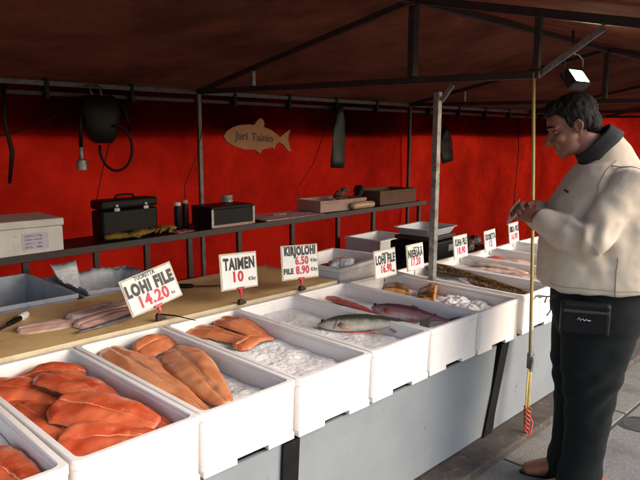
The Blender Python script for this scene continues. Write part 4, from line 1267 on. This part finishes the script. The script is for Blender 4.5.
def carve(b):
    for v in b.verts:
        q = HMi @ v.co
        if q.length > .2: continue
        for s in (-1, 1):
            d2 = ((q.x - .083) / .020) ** 2 + ((q.y - s * .031) / .018) ** 2 + ((q.z + .001) / .011) ** 2
            if d2 < 4: v.co -= (HM.to_3x3() @ Vector((1, 0, 0))).normalized() * (.009 * math.exp(-d2))
            d3 = ((q.y - s * .088) / .014) ** 2 + ((q.x + .006) / .010) ** 2 + ((q.z + .004) / .014) ** 2
            if d3 < 4: v.co -= Vector((0, s, 0)) * (.010 * math.exp(-d3))
        d4 = ((q.z + .0715) / .0025) ** 2 + (q.y / .026) ** 4
        if q.x > .07 and d4 < 4: v.co -= (HM.to_3x3() @ Vector((1, 0, 0))).normalized() * (.004 * math.exp(-d4))
man = union('person', bm, 'skin', .0042, 3, None, carve)
man.location = man_loc; man.rotation_euler = man_rot
tag(man, 'man in a cream fleece and dark trousers looking down over the fish boxes', 'person')

# eyes
for s in (-1, 1):
    bm = bmesh.new(); ball(bm, (.0725, s * .032, -.003), .0112, 16); bm.transform(HM); ey = obj('eye', bm, 'eye', man, smooth=True)
    bm = bmesh.new(); ball(bm, (.0728, s * .032, .0012), (.0128, .0148, .0098), 18); ball(bm, (.0722, s * .032, -.0125), (.0125, .0145, .0065), 18); bm.transform(HM); obj('eyelid', bm, 'skin', ey, smooth=True)
# brows
bm = bmesh.new()
for s in (-1, 1):
    b2 = bmesh.new(); tube(b2, [(.090, s * .014, .027), (.090, s * .032, .031), (.074, s * .052, .024)], [(.004, .005), (.005, .006), (.003, .004)], 8); b2.transform(HM)
    me = bpy.data.meshes.new('x'); b2.to_mesh(me); b2.free(); bm.from_mesh(me); bpy.data.meshes.remove(me)
obj('eyebrows', bm, 'hair', man, smooth=True)
# hair
bm = bmesh.new()
for c, r in (((-.026, 0, .046), (.099, .083, .086)), ((-.070, 0, -.01), (.052, .066, .068)), ((.030, 0, .098), (.052, .056, .030)), ((.060, .012, .088), (.028, .040, .022)),
             ((-.035, .066, .02), (.038, .018, .05)), ((-.035, -.066, .02), (.038, .018, .05)), ((.014, .069, .03), (.012, .010, .034)), ((.014, -.069, .03), (.012, .010, .034))):
    b2 = bmesh.new(); ball(b2, c, r, 24); b2.transform(HM)
    me = bpy.data.meshes.new('x'); b2.to_mesh(me); b2.free(); bm.from_mesh(me); bpy.data.meshes.remove(me)
def strands(b):
    for v in b.verts:
        q = HMi @ v.co
        a = math.atan2(q.y, q.x + .03)
        v.co += v.normal * (.0035 * mnoise.noise(Vector((a * 9, q.z * 22, q.x * 16))) + .0035 * mnoise.noise(Vector((q.x * 45, q.y * 160, q.z * 50))))
union('hair', bm, 'hair', .0042, 2, man, strands)

# jacket
bm = bmesh.new()
def tring(z, ff, fb, hl, l0=0.0, n=44, e=.86, tilt=0.0):
    c = (ff + fb) / 2; r = (ff - fb) / 2
    out = []
    for j in range(n):
        a = 2 * math.pi * j / n
        ca, sa = math.cos(a), math.sin(a)
        x = c + r * math.copysign(abs(ca) ** e, ca); y = l0 + hl * math.copysign(abs(sa) ** e, sa)
        out.append(Vector((x, y, z + tilt * (x - c))))
    return out
rings(bm, [tring(.968, .222, -.258, .222, tilt=-.02), tring(.973, .236, -.275, .230, tilt=-.02), tring(1.01, .244, -.280, .236, tilt=-.02), tring(1.08, .246, -.278, .238), tring(1.16, .240, -.275, .238), tring(1.24, .228, -.275, .236),
           tring(1.33, .20, -.245, .228), tring(1.41, .155, -.218, .205), tring(1.455, .125, -.180, .165), tring(1.495, .105, -.135, .120), tring(1.52, .105, -.092, .098, tilt=-.45), tring(1.55, .092, -.045, .083, tilt=-.95)])
for s in (1, -1):
    sh, el, wr = ARM[s]
    d = (wr - el).normalized()
    tube(bm, [sh + Vector((-.005, -.06 * s, .005)), sh, sh.lerp(el, .35), sh.lerp(el, .75), el + Vector((-.012, .0, -.012)), el.lerp(wr, .25) + Vector((0, 0, -.012)), el.lerp(wr, .6) + Vector((0, 0, -.008)), wr - d * .03, wr - d * .005],
         [(.085, .085), (.088, .088), (.084, .082), (.076, .076), (.074, .077), (.069, .074), (.062, .066), (.052, .054), (.046, .047)], 22)
def folds(b):
    sh, el, wr = ARM[1]
    for v in b.verts:
        c = v.co
        h = .012 * mnoise.noise(Vector((c.x * 6, c.y * 6, c.z * 2.6 + 4))) + .004 * mnoise.noise(c * 12) + .0015 * mnoise.noise(c * 30)
        h += .004 * (1 - abs(mnoise.noise(Vector((c.x * 5 + c.z * 4, c.y * 5 + 9, c.z * 5 - c.x * 4)))) * 3)
        dl = (c - el).length
        if dl < .22:
            w = math.exp(-(dl / .12) ** 2)
            h += .012 * w * math.sin((c - el).dot((wr - sh).normalized()) * 62 + 3 * mnoise.noise(c * 9))
        # hem gathers and drag lines towards the belly
        if c.z < 1.10:
            k = (1.10 - c.z) / .15
            h += .0025 * k * math.sin(math.atan2(c.y, c.x) * 11 + 3 * mnoise.noise(c * 6))
        dsh = (c - (sh + Vector((.05, -.02, -.12)))).length
        if dsh < .2:
            h += .006 * math.exp(-(dsh / .1) ** 2) * math.sin((c.x * .7 + c.z) * 70 + 2 * mnoise.noise(c * 8))
        v.co += v.normal * h
jacket = union('fleece_jacket', bm, 'fleece', .007, 5, man, folds)
# stitched seams, cuff and hem band following the cloth (thin raised piping)
from mathutils.bvhtree import BVHTree
jb = bmesh.new(); jb.from_mesh(jacket.data); bvh = BVHTree.FromBMesh(jb)
def on_jacket(p, lift=.001):
    q, nrm, _, _ = bvh.find_nearest(Vector(p))
    return q + nrm * lift
def seam(pts, name, r=.0022, mat='seam'):
    b2 = bmesh.new()
    pp = []
    for a, b in zip(pts[:-1], pts[1:]):
        for k in range(8): pp.append(on_jacket(Vector(a).lerp(Vector(b), k / 8)))
    pp.append(on_jacket(pts[-1]))
    tube(b2, pp, r, 6); obj(name, b2, mat, jacket, smooth=True)
seam([(-.01, .28, 1.13), (-.015, .26, 1.05), (-.02, .24, .955)], 'side_seam')
seam([(.01, .16, 1.53), (-.06, .20, 1.53), (-.13, .24, 1.45), (-.16, .26, 1.35), (-.13, .25, 1.24)], 'shoulder_seam')
seam([(-.02, .10, 1.50), (.03, .15, 1.47), (.055, .17, 1.40), (.045, .20, 1.33)], 'armhole_seam')
seam([(.20, .12, 1.0), (.08, .24, .995), (-.10, .25, .99), (-.24, .14, .985)], 'hem_stitching', .0016)
seam([(.205, .085, 1.405), (.18, .11, 1.39)], 'chest_mark', .0045, 'ink')
jb.free()
# collar
bm = bmesh.new()
cr_in, cr_out = [], []
def collar_ring(c, rx, ry, pitch):
    q = Matrix.Translation(c) @ Matrix.Rotation(pitch, 4, 'Y')
    return [q @ Vector((rx * math.cos(2 * math.pi * j / 36), ry * math.sin(2 * math.pi * j / 36), 0)) for j in range(36)]
cp = R(46)
cn = Vector((math.sin(cp), 0, math.cos(cp)))
cc = Vector((.034, 0, 1.572))
rings(bm, [collar_ring(cc + cn * d_, r_, r_ * .96, cp) for d_, r_ in ((-.036, .108), (-.012, .103), (.020, .095), (.027, .091), (.024, .086), (-.01, .088))])
for v in bm.verts: v.co += Vector((mnoise.noise(v.co * 12) * .006, mnoise.noise(v.co * 12 + Vector((5, 0, 0))) * .006, 0))
obj('collar', bm, 'collar', man, smooth=True)
# trousers
bm = bmesh.new()
rings(bm, [tring(1.02, .165, -.195, .185), tring(.96, .185, -.208, .20), tring(.88, .18, -.212, .208), tring(.80, .165, -.20, .205), tring(.74, .14, -.17, .19)])
for s in (1, -1):
    fo = .0 if s > 0 else .02
    rs = []
    for z, c, rf, rl, ll in ((.86, -.010, .162, .105, .096), (.74, -.004, .150, .104, .096), (.62, .006, .132, .100, .094), (.48, .012, .108, .093, .088), (.34, .014, .094, .086, .084), (.20, .020, .088, .080, .080), (.09, .030, .094, .080, .079), (.030, .040, .102, .082, .079)):
        rs.append(tring(z, c + fo * (1 - z) + rf, c + fo * (1 - z) - rf, rl, s * ll, 28, .92))
    rings(bm, rs)
def tfolds(b):
    for v in b.verts:
        c = v.co
        h = .007 * mnoise.noise(Vector((c.x * 5, c.y * 5, c.z * 2.4))) + .003 * mnoise.noise(c * 13)
        if c.z < .35: h += .004 * (1 - c.z / .35) * math.sin(c.z * 60 + 3 * c.x + 2 * mnoise.noise(c * 6))
        if .40 < c.z < .62: h += .004 * math.sin((c.z + c.x * .8) * 55 + 2 * mnoise.noise(c * 7))
        # pressed crease at front
        v.co += v.normal * h
union('trousers', bm, 'trouser', .0085, 5, man, tfolds)
# shoes
for s, fo in ((1, .03), (-1, .085)):
    bm = bmesh.new()
    b0 = Vector((fo - .02, s * .08, 0))
    tube(bm, [b0 + Vector((-.10, 0, .055)), b0 + Vector((-.04, 0, .062)), b0 + Vector((.04, 0, .055)), b0 + Vector((.11, 0, .042)), b0 + Vector((.155, s * -.004, .035))],
         [(.045, .038), (.052, .042), (.046, .047), (.034, .050), (.026, .040)], 18, ref=(0, 0, 1), round_ends=True)
    for v in bm.verts:
        v.co.z = max(v.co.z, .018)
    sh_ = obj('shoe', bm, 'brown_leather', man, smooth=True)
    bm = bmesh.new()
    rings(bm, [[b0 + Vector((.03 + .165 * math.cos(a), .046 * math.sin(a), z)) for a in [2 * math.pi * j / 28 for j in range(28)]] for z in (.002, .012, .022)])
    obj('sole', bm, 'black_plastic', sh_, bevel=.003)
# waist pouch on his near hip
po = bmesh.new()
box(po, (.085, .215, .872), (.19, .05, .14), Matrix.Rotation(R(-10), 4, 'Z'))
pouch = obj('waist_pouch', po, 'black_plastic', man, bevel=.016, seg=3)
b2 = bmesh.new(); box(b2, (.088, .2445, .905), (.17, .006, .012), Matrix.Rotation(R(-10), 4, 'Z')); obj('zip', b2, 'dark_steel', pouch, bevel=.002)
b2 = bmesh.new()
pts = [(-.024, .002), (-.018, .012), (-.012, .0), (-.004, .008), (.002, .0), (.010, .006), (.016, .001), (.026, .003)]
tube(b2, [Vector((.095 - x * .98, .2425 + x * .18, .868 + z)) for x, z in pts], .0014, 6); obj('logo', b2, 'white_logo', pouch, smooth=True)
b2 = bmesh.new(); tube(b2, [(.19, .16, .95), (.215, .165, .93), (.21, .165, .885), (.225, .165, .86)], .003, 6); tube(b2, [(.19, .16, .95), (.228, .16, .94), (.235, .16, .915)], .003, 6); obj('drawstring', b2, 'collar', man, smooth=True)

# slip of paper he holds
pm = bmesh.new()
box(pm, (0, 0, 0), (.11, .0012, .075))
pt = Matrix.Rotation(FA, 4, 'Z') @ ((tips[1] + tips[-1]) / 2 + Vector((.02, .0, .0))) + Vector((PX, PY, 0))
slip = obj('paper_slip', pm, 'white_paper', None, pt, (R(35), R(-35), R(20)))
tag(slip, 'small folded white slip of paper held in the hands of the man', 'paper')
